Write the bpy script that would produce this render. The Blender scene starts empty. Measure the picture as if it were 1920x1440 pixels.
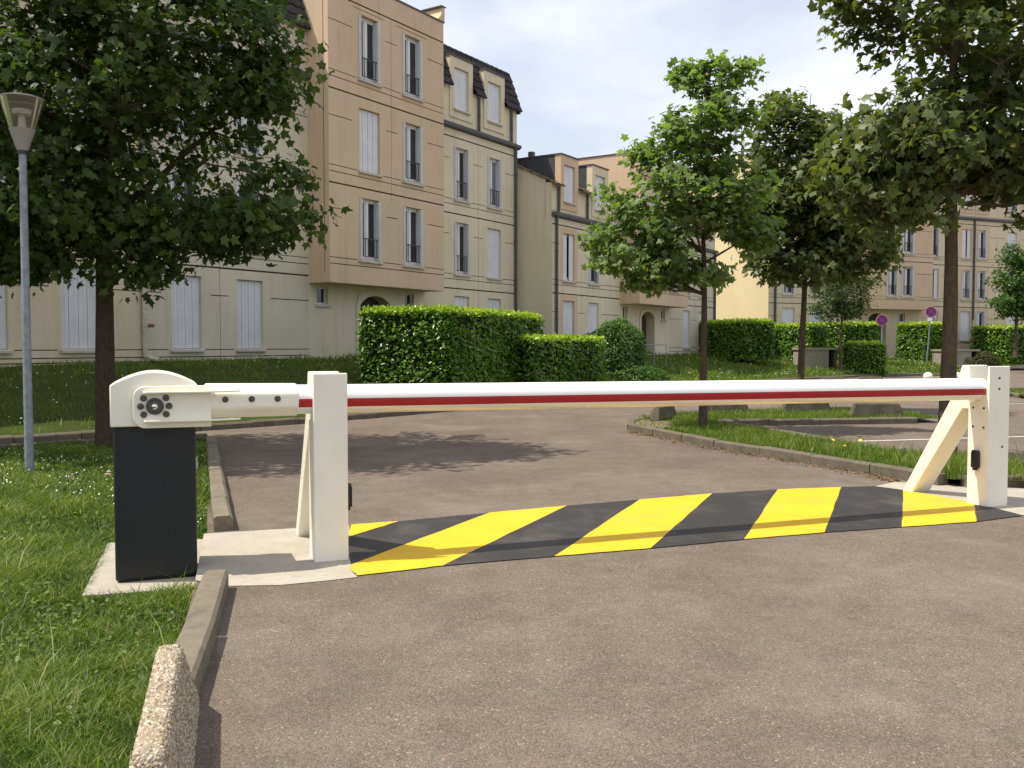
import bpy, bmesh, math, random
import numpy as np
from mathutils import Vector, Matrix
from mathutils.geometry import tessellate_polygon

# ------------------------------------------------------------------ scene, camera, sky, sun
S = bpy.context.scene
COL = S.collection
R = math.radians
RNG = np.random.default_rng(7)
random.seed(7)

cam_d = bpy.data.cameras.new('camera')
cam = bpy.data.objects.new('camera', cam_d)
COL.objects.link(cam)
cam.location = (0, 0, 1.5)
cam.rotation_euler = (R(90) - math.atan(72 / 1734), 0, 0)
cam_d.sensor_width = 36
cam_d.lens = 36 * 1734 / 1920
cam_d.clip_start = 0.05
cam_d.clip_end = 2000
S.camera = cam

TOSUN = Vector((-0.53, -0.055, 1.0)).normalized()
SUN_EL = math.asin(TOSUN.z)
SUN_AZ = math.atan2(TOSUN.x, TOSUN.y)          # clockwise from +Y

W = bpy.data.worlds.new('World')
S.world = W
W.use_nodes = True
wn = W.node_tree
wn.nodes.clear()
sky = wn.nodes.new('ShaderNodeTexSky')
sky.sky_type = 'NISHITA'
sky.sun_disc = False
sky.sun_elevation = SUN_EL
sky.sun_rotation = SUN_AZ
sky.altitude = 100
sky.air_density = 1.0
sky.dust_density = 2.2
sky.ozone_density = 1.0
tc = wn.nodes.new('ShaderNodeTexCoord')
mp = wn.nodes.new('ShaderNodeMapping')
mp.inputs['Scale'].default_value = (1.0, 1.6, 3.2)
mp.inputs['Rotation'].default_value = (0, R(-16), R(24))
nz = wn.nodes.new('ShaderNodeTexNoise')
nz.inputs['Scale'].default_value = 2.6
nz.inputs['Detail'].default_value = 7
nz.inputs['Roughness'].default_value = 0.55
nz.inputs['Distortion'].default_value = 0.5
rp = wn.nodes.new('ShaderNodeValToRGB')
rp.color_ramp.elements[0].position = 0.34
rp.color_ramp.elements[0].color = (0.55, 0.55, 0.55, 1)
rp.color_ramp.elements[1].position = 0.66
rp.color_ramp.elements[1].color = (0.97, 0.97, 0.97, 1)
mx = wn.nodes.new('ShaderNodeMixRGB')
mx.inputs['Color2'].default_value = (6.9, 7.1, 7.75, 1)      # thin bright cirrus veil
bg = wn.nodes.new('ShaderNodeBackground')
bg.inputs['Strength'].default_value = 0.105
wo = wn.nodes.new('ShaderNodeOutputWorld')
wn.links.new(tc.outputs['Generated'], mp.inputs['Vector'])
wn.links.new(mp.outputs['Vector'], nz.inputs['Vector'])
wn.links.new(nz.outputs['Fac'], rp.inputs['Fac'])
wn.links.new(rp.outputs['Color'], mx.inputs['Fac'])
wn.links.new(sky.outputs['Color'], mx.inputs['Color1'])
wn.links.new(mx.outputs['Color'], bg.inputs['Color'])
wn.links.new(bg.outputs['Background'], wo.inputs['Surface'])

sun_d = bpy.data.lights.new('sun', 'SUN')
sun_d.energy = 4.0
sun_d.angle = R(0.53)
sun_d.color = (1.0, 0.93, 0.80)
sun = bpy.data.objects.new('sun', sun_d)
COL.objects.link(sun)
sun.location = (-20, 0, 30)
sun.rotation_euler = (-TOSUN).to_track_quat('-Z', 'Y').to_euler()

S.view_settings.view_transform = 'Standard'
S.view_settings.look = 'None'
S.view_settings.exposure = 0.52
S.view_settings.gamma = 1.0
S.view_settings.use_curve_mapping = False
S.render.engine = 'CYCLES'
S.cycles.use_denoising = True
S.cycles.max_bounces = 6
S.cycles.transparent_max_bounces = 12


# ------------------------------------------------------------------ materials
class NT:
    def __init__(self, name):
        self.m = bpy.data.materials.new(name)
        self.m.use_nodes = True
        self.t = self.m.node_tree
        self.t.nodes.clear()
        self.out = self.t.nodes.new('ShaderNodeOutputMaterial')

    def n(self, typ, **kw):
        nd = self.t.nodes.new('ShaderNode' + typ)
        for k, v in kw.items():
            if k.startswith('_'):
                setattr(nd, k[1:], v)
            else:
                s = nd.inputs[k.replace('__', ' ')]
                self.put(s, v)
        return nd

    def put(self, s, v):
        if hasattr(v, 'is_output'):
            self.t.links.new(v, s)
        else:
            if isinstance(v, tuple) and len(v) == 3 and s.type == 'RGBA':
                v = v + (1,)
            s.default_value = v

    def ramp(self, fac, stops):
        nd = self.t.nodes.new('ShaderNodeValToRGB')
        e = nd.color_ramp.elements
        while len(e) < len(stops):
            e.new(0.5)
        for el, (p, c) in zip(e, stops):
            el.position = p
            el.color = (c if len(c) == 4 else tuple(c) + (1,)) if isinstance(c, tuple) else (c, c, c, 1)
        self.t.links.new(fac, nd.inputs['Fac'])
        return nd.outputs['Color']

    def mix(self, fac, a, b, typ='MIX'):
        nd = self.t.nodes.new('ShaderNodeMixRGB')
        nd.blend_type = typ
        self.put(nd.inputs['Fac'], fac)
        self.put(nd.inputs['Color1'], a)
        self.put(nd.inputs['Color2'], b)
        return nd.outputs['Color']

    def pos(self, scale=(1, 1, 1)):
        g = self.t.nodes.new('ShaderNodeNewGeometry')
        m = self.t.nodes.new('ShaderNodeMapping')
        m.inputs['Scale'].default_value = scale
        self.t.links.new(g.outputs['Position'], m.inputs['Vector'])
        return m.outputs['Vector']

    def noise(self, scale, detail=3, rough=0.55, vec=None):
        return self.n('TexNoise', Scale=scale, Detail=detail, Roughness=rough, Vector=vec if vec is not None else self.pos()).outputs['Fac']

    def bump(self, h, strength, dist):
        return self.n('Bump', Height=h, Strength=strength, Distance=dist).outputs['Normal']

    def principled(self, col, rough=0.7, metal=0.0, spec=0.5, normal=None, **kw):
        b = self.t.nodes.new('ShaderNodeBsdfPrincipled')
        self.put(b.inputs['Base Color'], col)
        self.put(b.inputs['Roughness'], rough)
        self.put(b.inputs['Metallic'], metal)
        self.put(b.inputs['Specular IOR Level'], spec)
        for k, v in kw.items():
            self.put(b.inputs[k.replace('__', ' ')], v)
        if normal is not None:
            self.t.links.new(normal, b.inputs['Normal'])
        return b.outputs['BSDF']

    def done(self, sh):
        self.t.links.new(sh, self.out.inputs['Surface'])
        return self.m


def m_plain(name, col, rough=0.6, metal=0.0, spec=0.5, var=0.12, vscale=6.0, bumpd=0.0, bscale=60.0):
    t = NT(name)
    n1 = t.noise(vscale, 5, 0.6)
    dk = tuple(c * (1 - var) for c in col)
    lt = tuple(min(1, c * (1 + var)) for c in col)
    c = t.ramp(n1, [(0.3, dk), (0.7, lt)])
    nrm = t.bump(t.noise(bscale, 3), 0.5, bumpd) if bumpd else None
    rr = t.ramp(t.noise(vscale * 2.3, 3), [(0.3, max(0, rough - 0.08)), (0.7, min(1, rough + 0.08))])
    return t.done(t.principled(c, rr, metal, spec, nrm))


def m_asphalt(name, c0, c1, c2, seed=0.0):
    t = NT(name)
    p = t.pos()
    base = t.ramp(t.noise(0.55, 5, 0.6, p), [(0.3, c0), (0.55, c1), (0.75, c2)])
    mid = t.ramp(t.noise(3.3, 5, 0.7, p), [(0.3, 0.82), (0.7, 1.12)])
    c = t.mix(1.0, base, mid, 'MULTIPLY')
    v = t.n('TexVoronoi', Scale=112.0, Vector=p)
    vb = t.n('SeparateColor', Color=v.outputs['Color'])
    st = t.ramp(vb.outputs['Red'], [(0.0, 0.60), (0.4, 0.90), (0.8, 1.08), (0.97, 1.2), (1.0, 2.2)])
    c = t.mix(0.75, c, st, 'MULTIPLY')
    tint = t.ramp(vb.outputs['Green'], [(0.0, (1.12, 0.96, 0.86)), (0.5, (1.0, 1.0, 1.0)), (1.0, (0.90, 1.0, 1.02))])    # stones of different colour
    c = t.mix(0.8, c, tint, 'MULTIPLY')
    v2 = t.n('TexVoronoi', Scale=230.0, Vector=p)
    c = t.mix(0.6, c, t.ramp(v2.outputs['Distance'], [(0.2, 1.18), (0.75, 0.62)]), 'MULTIPLY')
    gaps = t.ramp(v.outputs['Distance'], [(0.25, 1.0), (0.8, 0.55)])
    c = t.mix(0.7, c, gaps, 'MULTIPLY')
    # worn hollows where the stones have come loose, old stains
    c = t.mix(0.8, c, t.ramp(t.noise(6.5, 6, 0.75, p), [(0.60, 1.0), (0.74, 0.76)]), 'MULTIPLY')
    c = t.mix(0.8, c, t.ramp(t.noise(1.7, 6, 0.7, t.pos((1, 0.8, 1))), [(0.60, 1.0), (0.74, 0.72)]), 'MULTIPLY')
    dust = t.ramp(t.noise(0.8, 6, 0.65, t.pos((1.3, 1, 1))), [(0.50, 0.0), (0.85, 0.35)])
    c = t.mix(dust, c, (0.34, 0.298, 0.248))
    # hairline cracks
    wv = t.n('TexVoronoi', Scale=0.5, _feature='DISTANCE_TO_EDGE', Vector=t.n('MixRGB', Fac=0.16, Color1=p, Color2=t.n('TexNoise', Scale=2.4, Detail=6.0, Vector=p).outputs['Color']).outputs['Color'])
    cr = t.ramp(wv.outputs['Distance'], [(0.0, 0.45), (0.006, 1.0)])
    crm = t.ramp(t.noise(0.33, 2, 0.5, p), [(0.55, 0.0), (0.62, 0.8)])
    c = t.mix(crm, c, t.mix(0.35, c, cr, 'MULTIPLY'))
    h = t.mix(0.45, v.outputs['Distance'], v2.outputs['Distance'])
    return t.done(t.principled(c, 0.88, spec=0.25, normal=t.bump(h, 1.0, -0.008)))


def m_concrete(name, a, b, bumpd=0.003, stain=0.35, vs=4.0):
    t = NT(name)
    p = t.pos()
    c = t.ramp(t.noise(vs, 6, 0.65, p), [(0.28, a), (0.72, b)])
    fine = t.ramp(t.noise(90, 3, 0.6, p), [(0.3, 0.82), (0.7, 1.1)])
    c = t.mix(0.8, c, fine, 'MULTIPLY')
    dk = t.ramp(t.noise(9, 5, 0.7, p), [(0.55, 1.0), (0.75, 1 - stain)])
    c = t.mix(0.9, c, dk, 'MULTIPLY')
    return t.done(t.principled(c, 0.88, spec=0.3, normal=t.bump(t.noise(120, 4, 0.6, p), 0.7, bumpd)))


def m_wall(name, col, grime=0.22):
    t = NT(name)
    p = t.pos()
    dk = tuple(c * 0.90 for c in col)
    c = t.ramp(t.noise(0.5, 5, 0.6, p), [(0.3, dk), (0.7, col)])
    st = t.ramp(t.noise(1.4, 6, 0.7, t.pos((3.0, 3.0, 0.35))), [(0.5, 1.0), (0.78, 1 - grime)])   # rain streaks
    c = t.mix(0.8, c, st, 'MULTIPLY')
    fine = t.ramp(t.noise(40, 3, 0.6, p), [(0.3, 0.93), (0.7, 1.04)])
    c = t.mix(0.8, c, fine, 'MULTIPLY')
    return t.done(t.principled(c, 0.92, spec=0.15, normal=t.bump(t.noise(55, 3, 0.6, p), 0.5, 0.004)))


def m_leaf(name, cols, trans=0.35, rough=0.45, spec=0.4, tint=(1.3, 1.5, 0.5)):
    t = NT(name)
    a = t.n('Attribute', _attribute_name='tone').outputs['Fac']
    k = len(cols) - 1
    c = t.ramp(a, [(i / k, cc) for i, cc in enumerate(cols)])
    b = t.principled(c, rough, spec=spec)
    tr = t.n('BsdfTranslucent', Color=t.mix(1.0, c, tint + (1,), 'MULTIPLY')).outputs['BSDF']
    mxs = t.n('MixShader', Fac=trans)
    t.t.links.new(b, mxs.inputs[1])
    t.t.links.new(tr, mxs.inputs[2])
    return t.done(mxs.outputs[0])


def m_bark(name, a, b, moss=(0.13, 0.10, 0.03)):
    t = NT(name)
    p = t.pos((1, 1, 0.35))
    c = t.ramp(t.noise(28, 6, 0.7, p), [(0.3, a), (0.7, b)])
    ms = t.ramp(t.noise(3.2, 4, 0.6), [(0.55, 0.0), (0.72, 0.65)])
    c = t.mix(ms, c, moss)
    return t.done(t.principled(c, 0.95, spec=0.1, normal=t.bump(t.noise(30, 5, 0.7, p), 0.9, 0.02)))


def m_paint(name, col, wear):
    t = NT(name)
    p = t.pos()
    n1 = t.ramp(t.noise(2.2, 5, 0.6, p), [(0.3, tuple(c * 0.88 for c in col)), (0.7, col)])
    v = t.n('TexVoronoi', Scale=95.0, Vector=p)
    g = t.ramp(v.outputs['Distance'], [(0.3, 1.0), (0.8, 0.78)])
    c = t.mix(0.7, n1, g, 'MULTIPLY')
    w = t.ramp(t.noise(26, 6, 0.75, p), [(0.66, 0.0), (0.74, wear)])
    c = t.mix(w, c, (0.16, 0.14, 0.12))
    d = t.ramp(t.noise(1.1, 5, 0.65, t.pos((1.6, 1, 1))), [(0.5, 0.0), (0.8, 0.25)])
    c = t.mix(d, c, (0.27, 0.23, 0.19))
    return t.done(t.principled(c, 0.62, spec=0.4, normal=t.bump(v.outputs['Distance'], 0.6, -0.004)))


def m_glass_pane(name, col, rough=0.05):
    t = NT(name)
    c = t.ramp(t.noise(1.5, 2), [(0.3, tuple(x * 0.6 for x in col)), (0.7, col)])
    return t.done(t.principled(c, rough, spec=0.7, normal=t.bump(t.noise(1.2, 2), 0.15, 0.02)))


def m_clear(name):
    t = NT(name)
    tr = t.n('BsdfTransparent', Color=(0.80, 0.78, 0.70)).outputs[0]
    gl = t.n('BsdfGlossy', Color=(0.9, 0.9, 0.9), Roughness=0.08).outputs[0]
    df = t.n('BsdfDiffuse', Color=(0.30, 0.26, 0.20)).outputs[0]
    fr = t.n('Fresnel', IOR=1.5).outputs[0]
    a = t.n('MixShader', Fac=fr)
    t.t.links.new(tr, a.inputs[1]); t.t.links.new(gl, a.inputs[2])
    b = t.n('MixShader', Fac=0.28)
    t.t.links.new(a.outputs[0], b.inputs[1]); t.t.links.new(df, b.inputs[2])
    return t.done(b.outputs[0])


def m_ground(name, a, b, cc):
    t = NT(name)
    p = t.pos()
    c = t.ramp(t.noise(1.6, 6, 0.65, p), [(0.3, a), (0.5, b), (0.72, cc)])
    f = t.ramp(t.noise(60, 4, 0.7, p), [(0.25, 0.5), (0.75, 1.35)])
    c = t.mix(0.9, c, f, 'MULTIPLY')
    return t.done(t.principled(c, 0.95, spec=0.1, normal=t.bump(t.noise(45, 5, 0.7, p), 1.0, 0.03)))


def m_tile(name, a, b):
    t = NT(name)
    br = t.n('TexVoronoi', Scale=3.6, Vector=t.pos((1, 1, 1.2)))
    sp = t.n('SeparateColor', Color=br.outputs['Color'])
    c = t.ramp(sp.outputs['Green'], [(0.0, a), (1.0, b)])
    c = t.mix(0.6, c, t.ramp(t.noise(5, 5, 0.7), [(0.3, 0.7), (0.75, 1.2)]), 'MULTIPLY')
    return t.done(t.principled(c, 0.8, spec=0.25, normal=t.bump(t.noise(20, 4), 0.5, 0.01)))


M = {}
M['asphalt'] = m_asphalt('asphalt', (0.192, 0.151, 0.123), (0.238, 0.188, 0.153), (0.270, 0.218, 0.180))
M['asphalt_new'] = m_asphalt('asphalt_near', (0.200, 0.164, 0.131), (0.246, 0.201, 0.161), (0.280, 0.234, 0.190))
M['pad'] = m_concrete('pad_concrete', (0.35, 0.315, 0.262), (0.445, 0.40, 0.335), 0.002, 0.25, 3.0)
M['kerb'] = m_concrete('kerb_concrete', (0.135, 0.116, 0.084), (0.225, 0.196, 0.146), 0.004, 0.4)
M['kerb_old'] = m_concrete('weathered_kerb', (0.095, 0.082, 0.058), (0.185, 0.160, 0.118), 0.005, 0.5)
M['oldblock'] = m_concrete('weathered_concrete', (0.075, 0.066, 0.046), (0.165, 0.145, 0.105), 0.008, 0.5)
M['boxconc'] = m_concrete('box_concrete', (0.27, 0.24, 0.18), (0.36, 0.32, 0.25), 0.004, 0.3)
M['matrix'] = m_concrete('aggregate_matrix', (0.24, 0.20, 0.15), (0.36, 0.31, 0.23), 0.006, 0.4)
M['lawn'] = m_ground('lawn_soil', (0.060, 0.058, 0.020), (0.055, 0.080, 0.016), (0.080, 0.105, 0.022))
M['dirt'] = m_ground('bare_earth', (0.20, 0.16, 0.10), (0.26, 0.21, 0.14), (0.17, 0.15, 0.08))
M['grass'] = m_leaf('grass_blade', [(0.030, 0.058, 0.008), (0.078, 0.138, 0.014), (0.140, 0.208, 0.026), (0.25, 0.275, 0.055), (0.42, 0.36, 0.15)], 0.36, 0.5, 0.35)
M['petal'] = m_plain('white_petal', (0.80, 0.79, 0.72), 0.7)
M['clover'] = m_plain('pink_clover', (0.30, 0.13, 0.15), 0.8)
M['dandelion'] = m_plain('yellow_petal', (0.75, 0.50, 0.03), 0.7)
M['bark'] = m_bark('bark_brown', (0.060, 0.043, 0.030), (0.135, 0.105, 0.075))
M['bark_dark'] = m_bark('bark_dark', (0.045, 0.034, 0.024), (0.095, 0.075, 0.052), (0.07, 0.06, 0.025))
M['leaf_dark'] = m_leaf('maple_leaf_dark', [(0.040, 0.068, 0.014), (0.063, 0.103, 0.021), (0.100, 0.148, 0.034), (0.20, 0.15, 0.03)], 0.38, 0.5, 0.3)
M['leaf_green'] = m_leaf('maple_leaf_green', [(0.115, 0.170, 0.050), (0.170, 0.240, 0.075), (0.24, 0.32, 0.12), (0.40, 0.29, 0.12)], 0.48, 0.5, 0.40, (1.25, 1.45, 0.55))
M['leaf_olive'] = m_leaf('maple_leaf_olive', [(0.072, 0.102, 0.026), (0.105, 0.142, 0.038), (0.150, 0.190, 0.065), (0.36, 0.28, 0.06)], 0.42, 0.45, 0.45, (1.4, 1.4, 0.5))
M['leaf_far'] = m_leaf('small_tree_leaf', [(0.040, 0.072, 0.020), (0.065, 0.110, 0.030), (0.095, 0.150, 0.045)], 0.3, 0.5, 0.3)
M['leaf_laurel'] = m_leaf('laurel_leaf', [(0.052, 0.120, 0.012), (0.115, 0.230, 0.022), (0.22, 0.35, 0.034), (0.44, 0.52, 0.07)], 0.36, 0.33, 0.5)
M['leaf_bush'] = m_leaf('bush_leaf', [(0.045, 0.100, 0.018), (0.080, 0.160, 0.028), (0.13, 0.23, 0.04)], 0.3, 0.5, 0.3)
M['leaf_brown'] = m_leaf('dry_shrub_leaf', [(0.045, 0.042, 0.020), (0.075, 0.080, 0.030), (0.13, 0.11, 0.05)], 0.25, 0.6, 0.2)
M['hedge_core'] = m_plain('hedge_twigs', (0.020, 0.026, 0.010), 0.95, 0, 0.1, 0.4, 9.0, 0.05, 14.0)
M['litter'] = m_leaf('dry_leaf', [(0.10, 0.055, 0.025), (0.17, 0.10, 0.045), (0.25, 0.17, 0.09)], 0.1, 0.8, 0.2)
M['cream'] = m_wall('cream_render', (0.72, 0.645, 0.47))
M['cream_warm'] = m_wall('warm_beige_render', (0.69, 0.59, 0.42))
M['grey_cream'] = m_wall('grey_cream_render', (0.67, 0.605, 0.475))
M['orange'] = m_wall('peach_render', (0.66, 0.505, 0.345))
M['yellow'] = m_wall('sunny_yellow_render', (0.70, 0.585, 0.36), 0.08)
M['joint'] = m_plain('joint_dirt_and_shadow', (0.060, 0.050, 0.036), 0.95, 0, 0.1, 0.3)  # dirty joints; the same dark colour also paints the storey shadow lines
M['shutter'] = m_plain('white_shutter', (0.66, 0.67, 0.69), 0.5, 0, 0.4, 0.07, 3.0)
M['frame'] = m_plain('white_window_frame', (0.72, 0.72, 0.71), 0.45, 0, 0.4, 0.05)
M['sill'] = m_concrete('sill_concrete', (0.46, 0.44, 0.39), (0.58, 0.55, 0.50), 0.002, 0.35)
M['pane'] = m_glass_pane('dark_pane', (0.030, 0.034, 0.040))
M['pane_curtain'] = m_glass_pane('curtained_pane', (0.24, 0.24, 0.25), 0.12)
M['rail'] = m_plain('black_railing', (0.018, 0.018, 0.020), 0.45)
M['zinc'] = m_plain('dark_zinc', (0.085, 0.088, 0.092), 0.55, 0.2, 0.4, 0.2)
M['tile'] = m_tile('dark_roof_tile', (0.030, 0.026, 0.029), (0.062, 0.052, 0.055))
M['tile_red'] = m_tile('weathered_roof_tile', (0.10, 0.070, 0.055), (0.21, 0.145, 0.105))
M['slate'] = m_plain('slate_cladding', (0.060, 0.064, 0.072), 0.6, 0, 0.4, 0.2)
M['door'] = m_plain('brown_door', (0.045, 0.031, 0.024), 0.7)
M['pvc'] = m_plain('cream_pipe', (0.50, 0.46, 0.38), 0.6, 0, 0.4, 0.25, 12.0)
M['brick'] = m_plain('terracotta', (0.24, 0.12, 0.07), 0.8)
M['white'] = m_plain('barrier_cream_paint', (0.86, 0.82, 0.695), 0.38, 0, 0.45, 0.035, 5.0, 0.0006, 300.0)
M['gloss'] = m_plain('boom_white_paint', (0.88, 0.87, 0.83), 0.22, 0, 0.5, 0.02, 2.0)
M['tape'] = m_plain('red_tape', (0.40, 0.018, 0.022), 0.30, 0, 0.5, 0.10, 1.4)
M['cabinet'] = m_plain('black_cabinet_paint', (0.010, 0.011, 0.013), 0.50, 0, 0.45, 0.25, 40.0, 0.0008, 420.0)
M['plastic'] = m_plain('black_plastic', (0.014, 0.014, 0.014), 0.35)
M['steel'] = m_plain('steel_bolt', (0.30, 0.29, 0.27), 0.35, 0.9, 0.5, 0.3, 60.0)
M['steel_dark'] = m_plain('dark_steel', (0.11, 0.105, 0.10), 0.40, 0.8, 0.5, 0.3, 60.0)
M['chrome'] = m_plain('bright_steel', (0.75, 0.75, 0.74), 0.12, 1.0)
M['yellow_paint'] = m_paint('yellow_road_paint', (0.82, 0.505, 0.014), 0.3)
M['black_paint'] = m_paint('black_road_paint', (0.032, 0.029, 0.028), 0.35)
M['white_paint'] = m_paint('white_road_paint', (0.66, 0.64, 0.58), 0.9)
M['galva'] = m_plain('galvanised_steel', (0.25, 0.275, 0.30), 0.55, 0.3, 0.4, 0.25, 14.0)
M['lamp_grey'] = m_plain('grey_lamp_paint', (0.31, 0.29, 0.26), 0.55, 0, 0.4, 0.12)
M['clear'] = m_clear('clear_lamp_shade')
M['reflector'] = m_plain('lamp_reflector', (0.75, 0.76, 0.78), 0.3)
M['sign_blue'] = m_plain('sign_blue', (0.022, 0.030, 0.19), 0.45, 0, 0.4, 0.08)
M['sign_red'] = m_plain('sign_red', (0.30, 0.022, 0.03), 0.45, 0, 0.4, 0.08)
M['sign_white'] = m_plain('sign_white', (0.62, 0.62, 0.60), 0.5, 0, 0.4, 0.08)


# ------------------------------------------------------------------ object helpers
def link(o, parent=None):
    COL.objects.link(o)
    if parent is not None:
        o.parent = parent
    return o


def tag(o, label=None, cat=None, group=None, kind=None):
    if label: o['label'] = label
    if cat: o['category'] = cat
    if group: o['group'] = group
    if kind: o['kind'] = kind
    return o


def thing(name, label, cat, loc=(0, 0, 0), rz=0.0, group=None):
    o = bpy.data.objects.new(name, None)
    o.empty_display_size = 0.2
    link(o)
    o.location = loc
    o.rotation_euler = (0, 0, rz)
    return tag(o, label, cat, group)


class MB:
    def __init__(s):
        s.v, s.f, s.mi, s.cur = [], [], [], 0

    def add(s, vs, fs):
        b = len(s.v)
        s.v.extend([tuple(v) for v in vs])
        s.f.extend([tuple(i + b for i in f) for f in fs])
        s.mi.extend([s.cur] * len(fs))
        return s

    def box(s, x0, x1, y0, y1, z0, z1):
        return s.add([(x0, y0, z0), (x1, y0, z0), (x1, y1, z0), (x0, y1, z0), (x0, y0, z1), (x1, y0, z1), (x1, y1, z1), (x0, y1, z1)],
                     [(0, 3, 2, 1), (4, 5, 6, 7), (0, 1, 5, 4), (1, 2, 6, 5), (2, 3, 7, 6), (3, 0, 4, 7)])

    def prism(s, poly, a, b, axis):
        """poly of 2-D points in the plane normal to axis ('x': (y,z), 'y': (x,z), 'z': (x,y)), run from a to b"""
        n = len(poly)
        def P(q, t):
            return {'x': (t, q[0], q[1]), 'y': (q[0], t, q[1]), 'z': (q[0], q[1], t)}[axis]
        vs = [P(q, a) for q in poly] + [P(q, b) for q in poly]
        fs = [tuple(range(n))[::-1], tuple(range(n, 2 * n))]
        fs += [(i, (i + 1) % n, n + (i + 1) % n, n + i) for i in range(n)]
        return s.add(vs, fs)

    def tube(s, pts, rads, n=8, cap=True):
        pts = [Vector(p) for p in pts]
        if not hasattr(rads, '__len__'):
            rads = [rads] * len(pts)
        vs, fs = [], []
        up = Vector((0, 0, 1))
        d0 = (pts[-1] - pts[0])
        if abs(d0.normalized().z) > 0.9:
            up = Vector((1, 0, 0))
        for i, p in enumerate(pts):
            d = (pts[min(i + 1, len(pts) - 1)] - pts[max(i - 1, 0)]).normalized()
            a = d.cross(up).normalized()
            b = a.cross(d)
            for k in range(n):
                t = 2 * math.pi * k / n
                vs.append(p + (a * math.cos(t) + b * math.sin(t)) * rads[i])
        for i in range(len(pts) - 1):
            for k in range(n):
                fs.append((i * n + k, i * n + (k + 1) % n, (i + 1) * n + (k + 1) % n, (i + 1) * n + k))
        if cap:
            fs.append(tuple(range(n))[::-1])
            m = (len(pts) - 1) * n
            fs.append(tuple(range(m, m + n)))
        return s.add(vs, fs)

    def mesh(s, name, mats, smooth=None):
        me = bpy.data.meshes.new(name)
        me.from_pydata(s.v, [], s.f)
        for m in (mats if isinstance(mats, (list, tuple)) else [mats]):
            me.materials.append(M[m])
        me.polygons.foreach_set('material_index', s.mi)
        bm = bmesh.new()
        bm.from_mesh(me)
        bmesh.ops.recalc_face_normals(bm, faces=bm.faces)
        bm.to_mesh(me)
        bm.free()
        if smooth is not None:
            me.polygons.foreach_set('use_smooth', [True] * len(me.polygons))
            me.set_sharp_from_angle(angle=R(smooth))
        me.update()
        return me

    def obj(s, name, mats, parent=None, loc=None, rot=None, smooth=None, bevel=None):
        o = bpy.data.objects.new(name, s.mesh(name, mats, smooth))
        link(o, parent)
        if loc: o.location = loc
        if rot: o.rotation_euler = rot
        if bevel:
            md = o.modifiers.new('bevel', 'BEVEL')
            md.width = bevel
            md.segments = 2
            md.limit_method = 'ANGLE'
            md.angle_limit = R(40)
        return o


def place(name, me, parent, loc=(0, 0, 0), rot=None, scale=None):
    o = bpy.data.objects.new(name, me)
    link(o, parent)
    o.location = loc
    if rot: o.rotation_euler = rot
    if scale: o.scale = scale
    return o


def np_mesh(name, verts, faces, mat, tone=None, smooth=False):
    """verts (n,3); faces (m,3) triangles; tone per vertex"""
    me = bpy.data.meshes.new(name)
    n, m = len(verts), len(faces)
    me.vertices.add(n)
    me.vertices.foreach_set('co', np.ascontiguousarray(verts, dtype=np.float32).ravel())
    me.loops.add(m * 3)
    me.loops.foreach_set('vertex_index', np.ascontiguousarray(faces, dtype=np.int32).ravel())
    me.polygons.add(m)
    me.polygons.foreach_set('loop_start', np.arange(0, m * 3, 3, dtype=np.int32))
    if smooth:
        me.polygons.foreach_set('use_smooth', np.ones(m, dtype=bool))
    if tone is not None:
        at = me.attributes.new('tone', 'FLOAT', 'POINT')
        at.data.foreach_set('value', np.ascontiguousarray(tone, dtype=np.float32))
    me.materials.append(M[mat])
    me.update(calc_edges=True)
    me.validate()
    return me


def np_obj(name, verts, faces, mat, parent=None, tone=None, smooth=False):
    return link(bpy.data.objects.new(name, np_mesh(name, verts, faces, mat, tone, smooth)), parent)


# ------------------------------------------------------------------ terrain
FAR_KERB = [(-26, -5), (-12, 9.8), (-7.8, 14.0), (-6.75, 15.05), (-5.5, 16.2), (-4.0, 17.8), (-2.7, 19.4), (-1.6, 20.9), (-0.7, 22.2),
            (0.8, 24.6), (2.4, 27.2), (4.4, 30.0), (6.5, 33.0), (9.0, 36.4), (12.0, 39.6), (14.6, 42.0), (17, 44.4),
            (19.2, 46.0), (22, 46.0), (24.2, 45.8), (25.6, 47.8), (27.0, 55.0), (29.5, 66.0), (34, 90)]
FK = np.array(FAR_KERB, float)


def dist_far(x, y):
    p = np.array([x, y])
    a, b = FK[:-1], FK[1:]
    ab = b - a
    t = np.clip(((p - a) * ab).sum(1) / (ab * ab).sum(1), 0, 1)
    return float(np.sqrt((((a + ab * t[:, None]) - p) ** 2).sum(1)).min())


def sm(t):
    t = min(1.0, max(0.0, t))
    return t * t * (3 - 2 * t)


def hfun(x, y):
    d = dist_far(x, y)
    amp = 0.98 + 0.42 * sm((x - 4) / 12)
    k = 6.0 + 5.0 * sm((x - 4) / 8)
    e = sm((d - 0.1) / k)
    return 0.11 + amp * (0.35 * min(1, d / k) + 0.65 * e) + 0.02 * math.sin(x * 1.7) * math.sin(y * 1.3)


def resample(poly, step):
    pts = [Vector((p[0], p[1], 0)) for p in poly]
    out = [pts[0].copy()]
    cur = pts[0].copy()
    i = 1
    while i < len(pts):
        d = (pts[i] - cur).length
        if d >= step:
            cur = cur + (pts[i] - cur) * (step / d)
            out.append(cur.copy())
        else:
            i += 1
    return out


# ground sheet, to the horizon
g = MB()
g.add([(-700, -500, -0.35), (700, -500, -0.35), (700, 900, -0.35), (-700, 900, -0.35)], [(0, 1, 2, 3)])
tag(g.obj('ground', 'dirt'), 'bare earth ground under and around the estate', kind='structure')
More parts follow.
